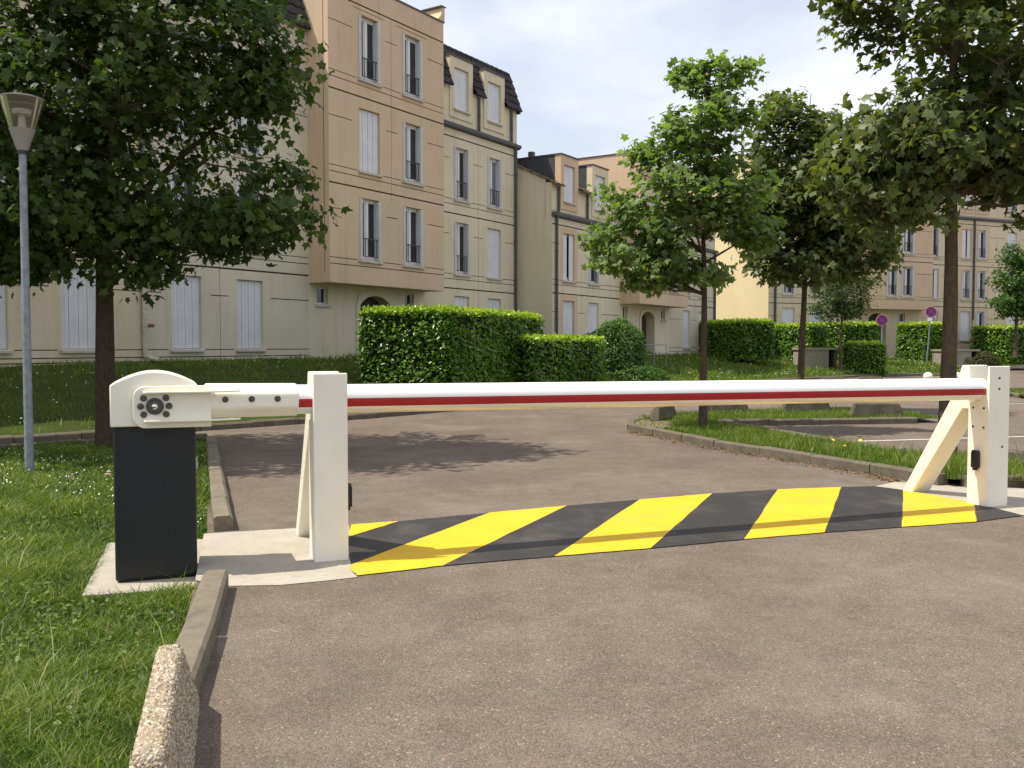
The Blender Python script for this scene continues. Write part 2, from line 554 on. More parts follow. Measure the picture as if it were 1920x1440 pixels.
# asphalt
g = MB()
LAWN_HOLE = [(-0.76, 1.3), (-1.57, 4.2), (-2.00, 5.8), (-2.44, 7.35), (-4.70, 14.2), (-5.3, 14.05), (-7.2, 12.8), (-10, 10.1), (-20, 0.4), (-20, -3), (-1, -3)]
rp_ = [(-60, -40), (90, -40), (90, 95), (-60, 95)]
tri_ = tessellate_polygon([[Vector((a, c, 0)) for (a, c) in rp_], [Vector((a, c, 0)) for (a, c) in LAWN_HOLE[::-1]]])
g.add([(a, c, 0) for (a, c) in rp_ + LAWN_HOLE[::-1]], [tuple(q) for q in tri_])
tag(g.obj('road', 'asphalt'), 'brownish grey asphalt road and car park', kind='structure')

# the nearer carriageway was resurfaced: a lighter sheet whose edge shows as a faint seam
g = MB()
g.add([(a, c, 0.0) for (a, c) in ((-2.6, 8.66), (-0.67, 9.67), (1.23, 10.66), (4.4, 12.2), (12, 12.2), (14, -30), (-0.2, -30), (-1.0, 3.0), (-2.3, 7.3))], [(0, 8, 7, 6, 5, 4, 3, 2, 1)])
tag(g.obj('road_surface', 'asphalt_new'), 'lighter resurfaced asphalt in the foreground', kind='structure').location.z = 0.002

# bank beyond the far kerb
sp = resample(FAR_KERB, 0.8)
TS = [0.0, 0.3, 0.7, 1.2, 1.8, 2.5, 3.3, 4.2, 5.2, 6.5, 8, 10, 14, 22, 40]
DIRS = []
vs, fs = [], []
nS = len(sp)
for i, p in enumerate(sp):
    w = sm((p.x - 9) / 8.0)
    w2 = sm((p.x - 20) / 8.0)
    a = math.atan2(0.543, -0.84) * (1 - w) + R(100) * w
    a = a * (1 - w2) + R(165) * w2
    DIRS.append((math.cos(a), math.sin(a)))
    for t in TS:
        x, y = p.x + math.cos(a) * (t + 0.08), p.y + math.sin(a) * (t + 0.08)
        vs.append((x, y, hfun(x, y) if t < 20 else 1.1))
nT = len(TS)
for i in range(nS - 1):
    for j in range(nT - 1):
        fs.append((i * nT + j, (i + 1) * nT + j, (i + 1) * nT + j + 1, i * nT + j + 1))
bank = MB().add(vs, fs)
bank_o = bank.obj('bank', 'lawn', smooth=60)
tag(bank_o, 'grassy bank rising to the apartment blocks', kind='structure')


def flat_poly(name, poly, z, mat, label, kind='structure', parent=None):
    tri = tessellate_polygon([[Vector((p[0], p[1], 0)) for p in poly]])
    m = MB().add([(p[0], p[1], z) for p in poly], [tuple(t) for t in tri])
    o = m.obj(name, mat, parent)
    # tessellated sheets must face up
    me = o.data
    if me.polygons[0].normal.z < 0:
        me.flip_normals()
    if parent is None:
        tag(o, label, kind=kind)
    return o


NEAR_LAWN = [(-0.72, 1.3), (-1.54, 4.2), (-1.98, 5.8), (-2.42, 7.35), (-4.70, 14.3), (-5.3, 14.15),
             (-7.2, 12.9), (-10, 10.2), (-20, 0.5), (-20, -3), (-1, -3)]
PLINTH = [(-2.66, 5.66), (-1.96, 5.86), (-2.38, 7.36), (-3.17, 7.20)]
ISLAND = [(2.10, 16.55), (2.45, 15.5), (2.95, 13.75), (3.38, 12.85), (3.98, 11.5), (4.5, 10.25), (4.66, 9.75), (5.6, 9.6), (6.6, 9.9), (6.3, 10.6), (5.15, 12.2), (4.55, 14.2), (3.75, 17.25), (5.0, 17.5),
          (8.3, 17.95), (8.6, 20.9), (6.0, 20.4), (3.4, 19.4), (2.5, 18.0)]
STRIP = [(14.4, 25.9), (21.0, 26.6), (21.6, 31.0), (15.0, 30.2)]


def zlawn(x, y):
    """the near lawn dips a little round the cabinet"""
    def s_(t):
        t = np.clip(t, 0, 1)
        return t * t * (3 - 2 * t)
    return 0.035 - 0.115 * s_((np.asarray(y, float) - 2.8) / 2.0) * s_((10.0 - np.asarray(y, float)) / 2.6)


lw = flat_poly('lawn', NEAR_LAWN, 0.0, 'lawn', 'near lawn left of the barrier')
bml = bmesh.new()
bml.from_mesh(lw.data)
for _ in range(5):
    bmesh.ops.subdivide_edges(bml, edges=[e for e in bml.edges if e.calc_length() > 0.7], cuts=1)
    bmesh.ops.triangulate(bml, faces=bml.faces)
for v in bml.verts:
    v.co.z = float(zlawn(v.co.x, v.co.y))
bml.to_mesh(lw.data)
bml.free()
flat_poly('lawn', ISLAND, 0.085, 'lawn', 'grass island with trees right of the road')
flat_poly('lawn', STRIP, 0.085, 'lawn', 'grass strip at the right edge of the car park')
# bare earth at the tip of the island
flat_poly('bare_earth', [(2.14, 16.5), (2.5, 15.6), (2.95, 16.4), (2.95, 17.3), (2.5, 17.7)], 0.090, 'dirt', 'sandy earth at the island tip')

# kerbs: one stone after the other
def kerb_mesh(L, w, h, mat):
    m = MB()
    c = 0.018
    m.prism([(-w / 2, -0.12), (w / 2, -0.12), (w / 2, h - c), (w / 2 - c, h), (-w / 2 + c * 1.6, h), (-w / 2, h - c * 1.6)], 0.006, L - 0.009, 'x')
    return m.mesh('kerb_stone', mat)


KM = {mt: [kerb_mesh(1.0, 0.15, h, mt) for h in (0.118, 0.122, 0.126)] for mt in ('kerb', 'kerb_old')}


def kerb(poly, label, close=False, skip=None, mat='kerb_old'):
    root = bpy.data.objects.new('kerb', None)
    link(root)
    tag(root, label, kind='structure')
    if close:
        poly = poly + [poly[0]]
    pts = resample(poly, 1.0)
    root.location = (pts[0].x, pts[0].y, 0)
    for i in range(len(pts) - 1):
        a, b = pts[i], pts[i + 1]
        if skip and skip(a, b):
            continue
        place('kerb_stone', random.choice(KM[mat]), root, a - pts[0] + Vector((0, 0, random.uniform(-0.006, 0.004))), (random.uniform(-0.012, 0.012), 0, math.atan2(b.y - a.y, b.x - a.x) + random.uniform(-0.008, 0.008)))
    return root


kerb([(-14, 7.75)] + FAR_KERB[2:-2], 'long concrete kerb along the foot of the grassy bank')
kerb([(-2.33, 7.42), (-4.72, 14.42)], 'kerb running back behind the black cabinet', mat='kerb')
kerb([(-4.80, 14.50), (-5.4, 14.32), (-7.3, 13.0), (-10.5, 10.0)], 'kerb between the near lawn and the footpath')
kerb([(-1.83, 5.66), (-1.62, 4.80), (-1.40, 3.9), (-1.35, 3.6)], 'kerb in the foreground left of the road', mat='kerb')
kerb([(4.62, 9.85), (4.46, 10.2), (3.94, 11.5), (3.34, 12.85), (2.91, 13.75), (2.43, 15.4), (2.08, 16.5), (2.25, 17.4), (2.6, 18.2), (3.5, 19.5), (6.0, 20.5)],
     'kerb round the tip of the grass island')
kerb([(3.85, 17.2), (5.0, 17.42), (6.6, 17.66), (8.35, 17.9)], 'dark kerb at the head of the shaded parking bay')
kerb([(3.85, 17.1), (4.65, 14.2), (5.25, 12.2), (6.4, 10.6), (6.65, 9.95), (5.6, 9.62), (4.75, 9.72)], 'kerb between parking bay and narrow grass strip')
kerb(STRIP, 'kerb round the grass strip at the right edge', close=True)

# concrete pads under the barrier
flat_poly('concrete_pad', [(-2.02, 5.84), (-1.76, 5.70), (-1.45, 5.72), (-1.2, 5.82), (-1.0, 5.92), (-1.08, 6.12), (-1.12, 6.40), (-1.36, 7.66), (-2.45, 7.30)], 0.006, 'pad', 'pale concrete pad under the left barrier post')
m = MB()
m.prism(PLINTH, -0.3, -0.045, 'z')
tag(m.obj('cabinet_plinth', 'pad'), 'concrete plinth under the black cabinet', kind='structure')
flat_poly('concrete_pad', [(3.86, 9.78), (4.05, 9.53), (4.40, 8.74), (4.50, 8.10), (5.3, 8.25), (5.4, 9.6), (4.66, 10.0), (4.2, 10.1)], 0.006, 'pad', 'pale concrete pad under the right barrier post')

# painted band across the road: one sheet for each stripe
band = bpy.data.objects.new('road_marking', None)
link(band)
tag(band, 'black and yellow diagonal hazard band painted across the road', kind='structure')
STR = [('yellow_stripe', 'yellow_paint', [(-1.34, 7.66), (-0.96, 7.81), (-1.28, 7.15), (-1.28, 7.12)]),
       ('black_stripe', 'black_paint', [(-0.96, 7.81), (-0.20, 8.21), (-1.095, 6.25), (-1.135, 6.42), (-1.28, 7.13)]),
       ('yellow_stripe', 'yellow_paint', [(-0.20, 8.21), (0.51, 8.57), (-0.47, 6.22), (-1.005, 5.95), (-1.085, 6.13), (-1.095, 6.25)]),
       ('black_stripe', 'black_paint', [(0.51, 8.57), (1.24, 8.92), (0.30, 6.50), (-0.47, 6.22)]),
       ('yellow_stripe', 'yellow_paint', [(1.24, 8.92), (2.02, 9.28), (1.02, 6.76), (0.30, 6.50)]),
       ('black_stripe', 'black_paint', [(2.02, 9.28), (2.76, 9.55), (1.79, 7.08), (1.02, 6.76)]),
       ('yellow_stripe', 'yellow_paint', [(2.76, 9.55), (3.47, 9.70), (2.50, 7.34), (1.79, 7.08)]),
       ('black_stripe', 'black_paint', [(3.47, 9.70), (3.85, 9.77), (4.05, 9.52), (3.21, 7.56), (2.50, 7.34)]),
       ('yellow_stripe', 'yellow_paint', [(4.05, 9.52), (4.39, 8.73), (3.94, 7.79), (3.21, 7.56)]),
       ('black_stripe', 'black_paint', [(4.39, 8.73), (4.50, 8.08), (3.94, 7.79)])]


def wobble(a, b, n=9, amp=0.005):
    """a hand-masked paint edge, the same wobble for both stripes that share it"""
    k = (round(a[0] + b[0], 3), round(a[1] + b[1], 3))
    r = random.Random(str(k))
    if (a[0], a[1]) > (b[0], b[1]):
        return wobble(b, a, n, amp)[::-1]
    d = Vector((b[0] - a[0], b[1] - a[1]))
    nn = Vector((-d.y, d.x)).normalized()
    out = []
    for i in range(n):
        t = i / n
        o = nn * (r.uniform(-amp, amp) if i else 0)
        out.append((a[0] + d.x * t + o.x, a[1] + d.y * t + o.y))
    out.append(b)
    return out


for i, (nm, mt, poly) in enumerate(STR):
    pp = []
    for j in range(len(poly)):
        e = wobble(poly[j], poly[(j + 1) % len(poly)])
        pp += e[:-1]
    flat_poly(nm, pp, 0.010 if 'yellow' in nm else 0.009, mt, None, parent=band)


def strip_line(a, b, w, name, label):
    d = Vector((b[0] - a[0], b[1] - a[1])).normalized()
    nn = Vector((-d.y, d.x)) * w / 2
    flat_poly(name, [(a[0] + nn.x, a[1] + nn.y), (a[0] - nn.x, a[1] - nn.y), (b[0] - nn.x, b[1] - nn.y), (b[0] + nn.x, b[1] + nn.y)], 0.005, 'white_paint', label)


strip_line((4.9, 14.3), (11.5, 15.95), 0.10, 'bay_line', 'worn white parking bay line behind the island')
strip_line((5.6, 11.75), (11.5, 13.4), 0.10, 'bay_line', 'worn white parking bay line beside the right post')
strip_line((12.6, 23.7), (16.0, 24.2), 0.10, 'bay_line', 'short white parking line at the right edge')


# ------------------------------------------------------------------ apartment buildings
# local frame of a building: x along the facade, y into the building, z up
def facade(b, name, u0, u1, z0, z1, y, mats, openings=(), grooves=(), reveal=0.24, ret=0.3, skins=(), cap=True):
    """one wall with real window openings and recessed joints; skins: (ua, ub, za, zb, material index)"""
    gd = 0.030
    us, zs = {u0, u1}, {z0, z1}
    for (a, c, d, e) in list(openings) + list(grooves) + [s[:4] for s in skins]:
        for q in (a, c):
            if u0 < q < u1: us.add(round(q, 4))
        for q in (d, e):
            if z0 < q < z1: zs.add(round(q, 4))
    us, zs = sorted(us), sorted(zs)
    nu, nz_ = len(us) - 1, len(zs) - 1
    dep = np.zeros((nu, nz_))
    mi = np.zeros((nu, nz_), int)
    for i in range(nu):
        for j in range(nz_):
            cu, cz = (us[i] + us[i + 1]) / 2, (zs[j] + zs[j + 1]) / 2
            for (a, c, d, e, k) in skins:
                if a < cu < c and d < cz < e:
                    mi[i, j] = k
            for (a, c, d, e) in grooves:
                if a < cu < c and d < cz < e:
                    dep[i, j] = gd
            for (a, c, d, e) in openings:
                if a < cu < c and d < cz < e:
                    dep[i, j] = reveal
    m = MB()
    for i in range(nu):
        for j in range(nz_):
            a, c, d, e = us[i], us[i + 1], zs[j], zs[j + 1]
            D = dep[i, j]
            if D < reveal:
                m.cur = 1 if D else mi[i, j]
                m.add([(a, y + D, d), (c, y + D, d), (c, y + D, e), (a, y + D, e)], [(0, 1, 2, 3)])
            if i + 1 < nu and dep[i + 1, j] != D:
                E2 = dep[i + 1, j]
                m.cur = mi[i, j] if D < E2 else mi[i + 1, j]
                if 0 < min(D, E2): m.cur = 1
                m.add([(c, y + D, d), (c, y + E2, d), (c, y + E2, e), (c, y + D, e)], [(0, 1, 2, 3)])
            if j + 1 < nz_ and dep[i, j + 1] != D:
                E2 = dep[i, j + 1]
                m.cur = mi[i, j] if D < E2 else mi[i, j + 1]
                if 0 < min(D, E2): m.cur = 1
                m.add([(a, y + D, e), (c, y + D, e), (c, y + E2, e), (a, y + E2, e)], [(0, 1, 2, 3)])
    m.cur = mi[0, 0]
    m.add([(u0, y, z0), (u0, y + ret, z0), (u0, y + ret, z1), (u0, y, z1)], [(0, 1, 2, 3)])
    m.cur = mi[-1, 0]
    m.add([(u1, y, z0), (u1, y + ret, z0), (u1, y + ret, z1), (u1, y, z1)], [(0, 1, 2, 3)])
    if cap:
        m.add([(u0, y, z1), (u1, y, z1), (u1, y + ret, z1), (u0, y + ret, z1)], [(0, 1, 2, 3)])
    me = bpy.data.meshes.new(name)
    me.from_pydata(m.v, [], m.f)
    for q in mats:
        me.materials.append(M[q])
    me.polygons.foreach_set('material_index', m.mi)
    me.update()
    return place(name, me, b)


_wc = {}


def wmesh(kind, w, h):
    """meshes of a window w x h: cached, so alike windows share their data"""
    k = (kind, round(w, 2), round(h, 2))
    if k in _wc:
        return _wc[k]
    if kind == 'frame':
        m = MB()
        f, y0, y1 = 0.05, 0.15, 0.215
        m.box(0, f, y0, y1, 0, h).box(w - f, w, y0, y1, 0, h).box(f, w - f, y0, y1, h - f, h).box(f, w - f, y0, y1, 0, f)
        c = w / 2
        m.box(c - 0.045, c + 0.045, y0 - 0.015, y1 - 0.015, f, h - f)
        for a, e in ((f, c - 0.045), (c + 0.045, w - f)):
            m.box(a, a + 0.045, y0 + 0.01, y1 - 0.01, f, h - f).box(e - 0.045, e, y0 + 0.01, y1 - 0.01, f, h - f)
            m.box(a + 0.045, e - 0.045, y0 + 0.01, y1 - 0.01, f, f + 0.09).box(a + 0.045, e - 0.045, y0 + 0.01, y1 - 0.01, h - f - 0.05, h - f)
        me = m.mesh('window', 'frame')
    elif kind == 'small':
        m = MB()
        f, y0, y1 = 0.045, 0.12, 0.18
        m.box(0, f, y0, y1, 0, h).box(w - f, w, y0, y1, 0, h).box(f, w - f, y0, y1, h - f, h).box(f, w - f, y0, y1, 0, f)
        me = m.mesh('window', 'frame')
    elif kind in ('pane', 'pane_c'):
        me = MB().box(0, w, 0, 0.012, 0, h).mesh('pane', 'pane' if kind == 'pane' else 'pane_curtain')
    elif kind == 'pack':                     # a folded shutter standing in the reveal
        m = MB()
        for i in range(3):
            m.box(i * w / 3 + 0.003, (i + 1) * w / 3 - 0.003, -0.035 + 0.012 * (i % 2), 0.145, 0.01, h - 0.02)
        m.box(0, w, 0.0, 0.12, 0.3, 0.34).box(0, w, 0.0, 0.12, h - 0.4, h - 0.36)
        me = m.mesh('shutter', 'shutter')
    elif kind == 'leaf':                     # one closed shutter leaf with pressed ribs
        m = MB()
        q = w - 0.008
        prof = [(0.004, 0.010), (0.004, 0.0), (q * 0.42, 0.0), (q * 0.46, 0.008), (q * 0.54, 0.008), (q * 0.58, 0.0), (q, 0.0), (q, 0.010), (q, 0.022), (0.004, 0.022)]
        m.prism(prof, 0.012, h - 0.015, 'z')
        me = m.mesh('shutter_leaf', 'shutter')
    elif kind == 'rail':
        m = MB()
        hh = 0.62
        m.box(0, w, 0, 0.022, hh, hh + 0.03).box(0, w, 0, 0.022, 0.10, 0.122)
        n = 6
        for i in range(n):
            x = 0.05 + (w - 0.1) * i / (n - 1)
            m.box(x - 0.0075, x + 0.0075, 0.004, 0.019, 0.122, hh)
        me = m.mesh('railing', 'rail')
    elif kind == 'sill':
        me = MB().prism([(-0.075, -0.085), (0.21, -0.085), (0.21, 0.0), (-0.03, -0.012), (-0.075, -0.028)], -0.05, w + 0.05, 'x').mesh('sill', 'sill')
    _wc[k] = me
    return me


def window(b, u0, u1, z0, z1, y, kind, r):
    w, h = u1 - u0, z1 - z0
    if kind == 'small':
        o = place('window', wmesh('small', w, h), b, (u0, y, z0))
        place('pane', wmesh('pane', w - 0.09, h - 0.09), o, (0.045, 0.15, 0.045))
        place('sill', wmesh('sill', w, 0), o, (0, 0, 0))
        return o
    o = place('window', wmesh('frame', w, h), b, (u0, y, z0))
    pw = w / 2 - 0.045 - 0.05 - 0.09
    pk = 'pane_c' if r.random() < 0.22 else 'pane'
    for x in (0.095, w / 2 + 0.09):
        place('pane', wmesh(pk, pw, h - 0.24), o, (x, 0.185, 0.14))
    place('sill', wmesh('sill', w, 0), o, (0, 0, 0))
    if kind == 'open':
        place('shutter', wmesh('pack', 0.085, h), o, (0.004, 0, 0))
        place('shutter', wmesh('pack', 0.085, h), o, (w - 0.089, 0, 0))
        place('railing', wmesh('rail', w - 0.18, h), o, (0.09, 0.015, 0))
    elif kind == 'half':
        lw = w * 0.36
        place('shutter_leaf', wmesh('leaf', lw, h), o, (0.006, 0.07, 0))
        place('shutter_leaf', wmesh('leaf', lw, h), o, (w - lw - 0.006, 0.07, 0))
    else:
        n = 4 if w > 0.75 else 3
        for i in range(n):
            sg = 1 if i % 2 else -1
            place('shutter_leaf', wmesh('leaf', w / n, h), o, (i * w / n, 0.075 + (0.014 if i % 2 else 0.0), 0), (0, 0, -sg * 0.055 * (0.4 + r.random())))
    return o


def groove_h(z, a, c, t=0.028):
    return (a, c, z - t / 2, z + t / 2)


def storey_grooves(u0, u1, wins, sill, line, vert=None):
    """joints of one storey as on these facades: shadow line above, twin lines at the sill, short ones between windows"""
    g = [groove_h(line, u0, u1, 0.045)]  # shadow of the storey step, put into a dark joint-coloured groove
    edges = [u0] + [q for w in sorted(wins) for q in w] + [u1]
    for i in range(0, len(edges), 2):
        a, c = edges[i], edges[i + 1]
        if c - a < 0.25:
            continue
        ia, ic = (a if i == 0 else a + 0.10), (c if i + 2 >= len(edges) else c - 0.10)
        g.append(groove_h(sill - 0.02, ia, ic, 0.022))
        g.append(groove_h(sill - 0.20, a if i == 0 else a - 0.0, c, 0.024))
        ja, jc = (a if i == 0 else a + 0.28), (c if i + 2 >= len(edges) else c - 0.28)
        if jc - ja > 0.1:
            g.append(groove_h(sill + 1.38, ja, jc, 0.024))
    for (a, c) in wins:
        g.append(groove_h(sill - 0.20, a, c, 0.024))
    for v in (vert or []):
        g.append((v - 0.009, v + 0.009, sill - 0.75, line))
    return g


def gutter(b, u0, u1, z, y):
    m = MB()
    m.prism([(y - 0.16, z - 0.05), (y - 0.02, z - 0.10), (y + 0.02, z - 0.10), (y + 0.02, z + 0.08), (y - 0.14, z + 0.08), (y - 0.17, z + 0.05)], u0, u1, 'x')
    return m.obj('gutter', 'zinc', b)


def downpipe(b, u, z0, z1, y, name='downpipe', mat='zinc', r=0.05):
    m = MB()
    m.tube([(u, y - 0.075, z0), (u, y - 0.075, z1)], r, 10)
    k = z0 + 0.6
    while k < z1:
        m.tube([(u, y - 0.075, k), (u, y - 0.075, k + 0.05)], r * 1.22, 10)
        k += 1.3
    return m.obj(name, mat, b, smooth=50)


def tile_rows(b, u0, u1, ya, za, yb, zb, rows, holes=(), mat='tile', wave=0.02, name='roof'):
    """lapped rows of wavy tiles from the eave (ya, za) up to (yb, zb); holes (ua, ub, ztop) are left open for dormers"""
    m = MB()
    L = math.hypot(yb - ya, zb - za)
    dy, dz = (yb - ya) / L, (zb - za) / L
    ny, nz2 = -dz, dy                                 # outward
    for i in range(rows):
        s0, s1 = L * i / rows, L * (i + 1) / rows + 0.05
        zc = za + dz * (s0 + s1) / 2
        segs = [(u0, u1)]
        for (a, c, zt) in holes:
            if zc < zt:
                ns = []
                for (p, q) in segs:
                    if c <= p or a >= q: ns.append((p, q)); continue
                    if a > p: ns.append((p, a))
                    if c < q: ns.append((c, q))
                segs = ns
        for (p, q) in segs:
            n = max(2, int((q - p) / 0.07))
            vs, fs = [], []
            for k in range(n + 1):
                u = p + (q - p) * k / n
                o = wave * math.sin(u * 2 * math.pi / 0.28)
                for (s, t) in ((s0, 0.055 + o), (s0, -0.02), (s1, 0.012 + o)):
                    vs.append((u, ya + dy * s + ny * t, za + dz * s + nz2 * t))
            for k in range(n):
                A, B = k * 3, k * 3 + 3
                fs += [(A, B, B + 2, A + 2), (A + 1, B + 1, B, A)]
            m.add(vs, fs)
    o = m.obj(name, mat, b)
    o['kind'] = 'stuff'
    return o


def ridge(b, roof, u0, u1, y, z, mat='tile'):
    m = MB()
    u = u0
    while u < u1 - 0.1:
        e = min(u + 0.36, u1)
        m.tube([(u, y, z), (e, y, z + 0.0)], [0.105, 0.085], 8)
        u += 0.33
    o = m.obj('ridge_tiles', mat, roof)
    o['kind'] = 'stuff'
    return o


def dormer(b, u0, u1, z0, z1, y, mat, shut, r, depth=1.2, lean=0.30, cheek='same'):
    """a dormer face flush with the wall, the opening in it, cheeks running back into the roof"""
    wu0, wu1 = (u0 + u1) / 2 - 0.43, (u0 + u1) / 2 + 0.43
    wz0, wz1 = z0 + 0.33, z1 - 0.34
    f = facade(b, 'dormer', u0, u1, z0, z1, y, [mat, 'joint'], [(wu0, wu1, wz0, wz1)], [], ret=0.26)
    m = MB()
    zt = z1
    m.prism([(y + 0.255, z0), (y + depth, z0), (y + depth, zt), (y + 0.255, zt)], u0 + 0.002, u0 + 0.06, 'x')
    m.prism([(y + 0.255, z0), (y + depth, z0), (y + depth, zt), (y + 0.255, zt)], u1 - 0.06, u1 - 0.002, 'x')
    m.obj('cheek', mat if cheek == 'same' else cheek, f)
    MB().box(u0 - 0.03, u1 + 0.03, y - 0.04, y + depth, z1 + 0.002, z1 + 0.05).obj('dormer_roof', 'zinc', f)
    window(f, wu0, wu1, wz0, wz1, y, shut, r)
    return f


SILLS = {0: 1.42, 1: 4.05, 2: 6.67, 3: 9.35}
LINES = {0: 3.52, 1: 6.15, 2: 8.81, 3: 11.47}
WH = {0: 1.84, 1: 1.82, 2: 1.82, 3: 1.86}


def storeys(b, name, u0, u1, z0, z1, y, mats, cols, lv, kinds, r, dz=0.0, verts=None, skins=(), extra_open=(), extra_groove=(), ret=0.3):
    """a wall with the window columns cols = [(u, width)] on the levels lv; kinds(level, column) -> window kind"""
    op, gr = [], list(extra_groove)
    wins = [(u, u + w) for (u, w) in cols]
    todo = []
    for l in lv:
        s = SILLS[l] + dz
        gr += storey_grooves(u0, u1, wins, s, LINES[l] + dz, verts)
        for ci, (u, w) in enumerate(cols):
            k = kinds(l, ci)
            h = WH[l]
            op.append((u, u + w, s, s + h))
            todo.append((u, u + w, s, s + h, y, k))
    gr = [(max(a, u0), min(c, u1), d, e) for (a, c, d, e) in gr if e < z1 and d > z0]
    f = facade(b, name, u0, u1, z0, z1, y, mats, op + list(extra_open), gr, skins=skins, ret=ret)
    for t in todo:
        window(b, *t, r)
    return f


def entrance(b, uc, z0, y, wall):
    """arched doorway: surround, recessed door with leaf and handle"""
    hw, zs, za = 0.72, z0 + 1.62, z0 + 1.92
    arc = [(uc - hw, zs)] + [(uc + hw * math.sin(R(a)) / math.sin(R(62)), zs + (za - zs) * (math.cos(R(a)) - math.cos(R(62))) / (1 - math.cos(R(62)))) for a in range(-52, 53, 13)] + [(uc + hw, zs)]
    out = [(uc - hw - 0.16, zs)] + [(uc + (p[0] - uc) * 1.22, p[1] + 0.17) for p in arc[1:-1]] + [(uc + hw + 0.16, zs)]
    inn = [(uc - hw, z0)] + arc + [(uc + hw, z0)]
    outl = [(uc - hw - 0.16, z0)] + out + [(uc + hw + 0.16, z0)]
    m = MB()
    n = len(inn)
    vs = [(p[0], y - 0.05, p[1]) for p in inn] + [(p[0], y - 0.05, p[1]) for p in outl] + [(p[0], y + 0.45, p[1]) for p in inn] + [(p[0], y + 0.002, p[1]) for p in outl]
    fs = []
    for i in range(n - 1):
        fs += [(i, i + 1, n + i + 1, n + i), (i, i + 1, 2 * n + i + 1, 2 * n + i), (n + i, n + i + 1, 3 * n + i + 1, 3 * n + i)]
    m.add(vs, fs)
    s = m.obj('door_surround', wall, b)
    # wall spandrels between the arch and the square opening
    sp_ = MB()
    rect_top = z0 + 2.02
    top = [(uc - hw - 0.05, rect_top), (uc + hw + 0.05, rect_top)]
    pts = [(uc - hw - 0.05, zs - 0.02)] + arc + [(uc + hw + 0.05, zs - 0.02)] + top[::-1]
    sp_.add([(p[0], y - 0.012, p[1]) for p in pts], [tuple(range(len(pts)))])
    sp_.obj('spandrel', wall, b)
    d = MB().box(uc - hw, uc + hw, y + 0.38, y + 0.43, z0, za + 0.05)
    for k in (-1, 1):
        d.box(uc + k * 0.36 - 0.25, uc + k * 0.36 + 0.25, y + 0.36, y + 0.381, z0 + 0.2, z0 + 0.9)
        d.box(uc + k * 0.36 - 0.25, uc + k * 0.36 + 0.25, y + 0.36, y + 0.381, z0 + 1.0, z0 + 1.6)
    do = d.obj('door', 'door', b)
    MB().tube([(uc + 0.06, y + 0.33, z0 + 0.85), (uc + 0.06, y + 0.33, z0 + 1.15)], 0.014, 8).obj('handle', 'steel', do)
    return (uc - hw - 0.05, uc + hw + 0.05, z0 - 0.2, rect_top)


# --- block on the left: cream wings either side of a peach bay
rA = random.Random(3)
ANG = math.atan2(0.8398, 0.5429)
b1 = thing('apartment_building', 'four storey cream block with peach bay and brown mansard roof on the left', 'building', (-5.869, 26.845, 0), ANG)
colsL = [(-13.6, 0.9), (-11.5, 0.9), (-9.62, 0.9), (-7.55, 0.9), (-4.68, 0.9), (-2.64, 0.9)]


def kL(l, c):
    if l == 0: return 'closed'
    return ['open', 'closed', 'open', 'open', 'closed', 'open'][(c + l) % 6] if c < 5 else 'open'


storeys(b1, 'wall', -16.0, -0.002, 0.1, 9.15, 0.0, ['grey_cream', 'joint', 'cream_warm'], colsL, (0, 1, 2), kL, rA, verts=(-3.2, -8.4), skins=[(-16.0, -5.5, 0.5, 9.2, 2)],
        extra_groove=[(-16.0, -0.002, 1.10, 1.125), (-5.515, -5.49, 0.6, 9.15)])
facade(b1, 'attic_wall', -16.0, -0.002, 9.15, 10.55, 0.03, ['grey_cream', 'joint'], [(u - 0.2, u + w + 0.2, 9.6, 10.6) for (u, w) in colsL], [(-16, -0.002, 9.32, 9.345)], cap=False)
gutter(b1, -16.0, -0.004, 9.17, 0.0)
hl = []
for (u, w) in colsL:
    dormer(b1, u - 0.27, u + w + 0.27, 9.52, 11.58, -0.012, 'grey_cream', 'closed' if rA.random() < 0.6 else 'open', rA)
    hl.append((u - 0.27, u + w + 0.27, 11.5))
rf = tile_rows(b1, -16.0, -0.004, -0.14, 10.50, 0.42, 11.98, 5, hl)
ridge(b1, rf, -16.0, -0.02, 0.46, 12.0)
MB().prism([(0.4, 11.97), (6.5, 13.6), (12.0, 11.97)], -16.0, -0.01, 'x').obj('upper_roof', 'tile', rf)
for u in (-5.5,):
    downpipe(b1, u, 3.2, 9.1, 0.0)
dp = downpipe(b1, -5.5, 1.35, 3.2, 0.0, 'downpipe_foot', 'pvc', 0.06)
MB().tube([(-5.5, -0.075, 1.37), (-5.5, -0.09, 1.25), (-5.40, -0.2, 1.18), (-5.28, -0.3, 1.16)], 0.062, 8).obj('pipe_elbow', 'pvc', dp, smooth=60)
MB().tube([(-5.42, -0.10, 1.98), (-5.36, -0.22, 1.98)], 0.045, 8).obj('pipe_cap', 'brick', dp)

# right wing
colsR = [(7.06, 0.9), (9.14, 0.9)]
kR = {(2, 0): 'open', (2, 1): 'open', (1, 0): 'open', (1, 1): 'closed', (0, 0): 'closed', (0, 1): 'closed'}
storeys(b1, 'wall', 5.38, 11.2, 0.1, 9.15, 0.0, ['cream', 'joint'], colsR, (0, 1, 2), lambda l, c: kR[(l, c)], rA, verts=(8.55,))
facade(b1, 'attic_wall', 5.38, 11.2, 9.15, 10.58, 0.03, ['cream', 'joint'], [(u - 0.2, u + w + 0.2, 9.6, 10.6) for (u, w) in colsR], [(5.38, 11.2, 9.30, 9.325)], cap=False)
gutter(b1, 5.385, 11.24, 9.17, 0.0)
hl = []
for (u, w) in colsR:
    dormer(b1, u - 0.24, u + w + 0.24, 9.50, 11.60, -0.012, 'cream', 'closed', rA)
    hl.append((u - 0.24, u + w + 0.24, 11.52))
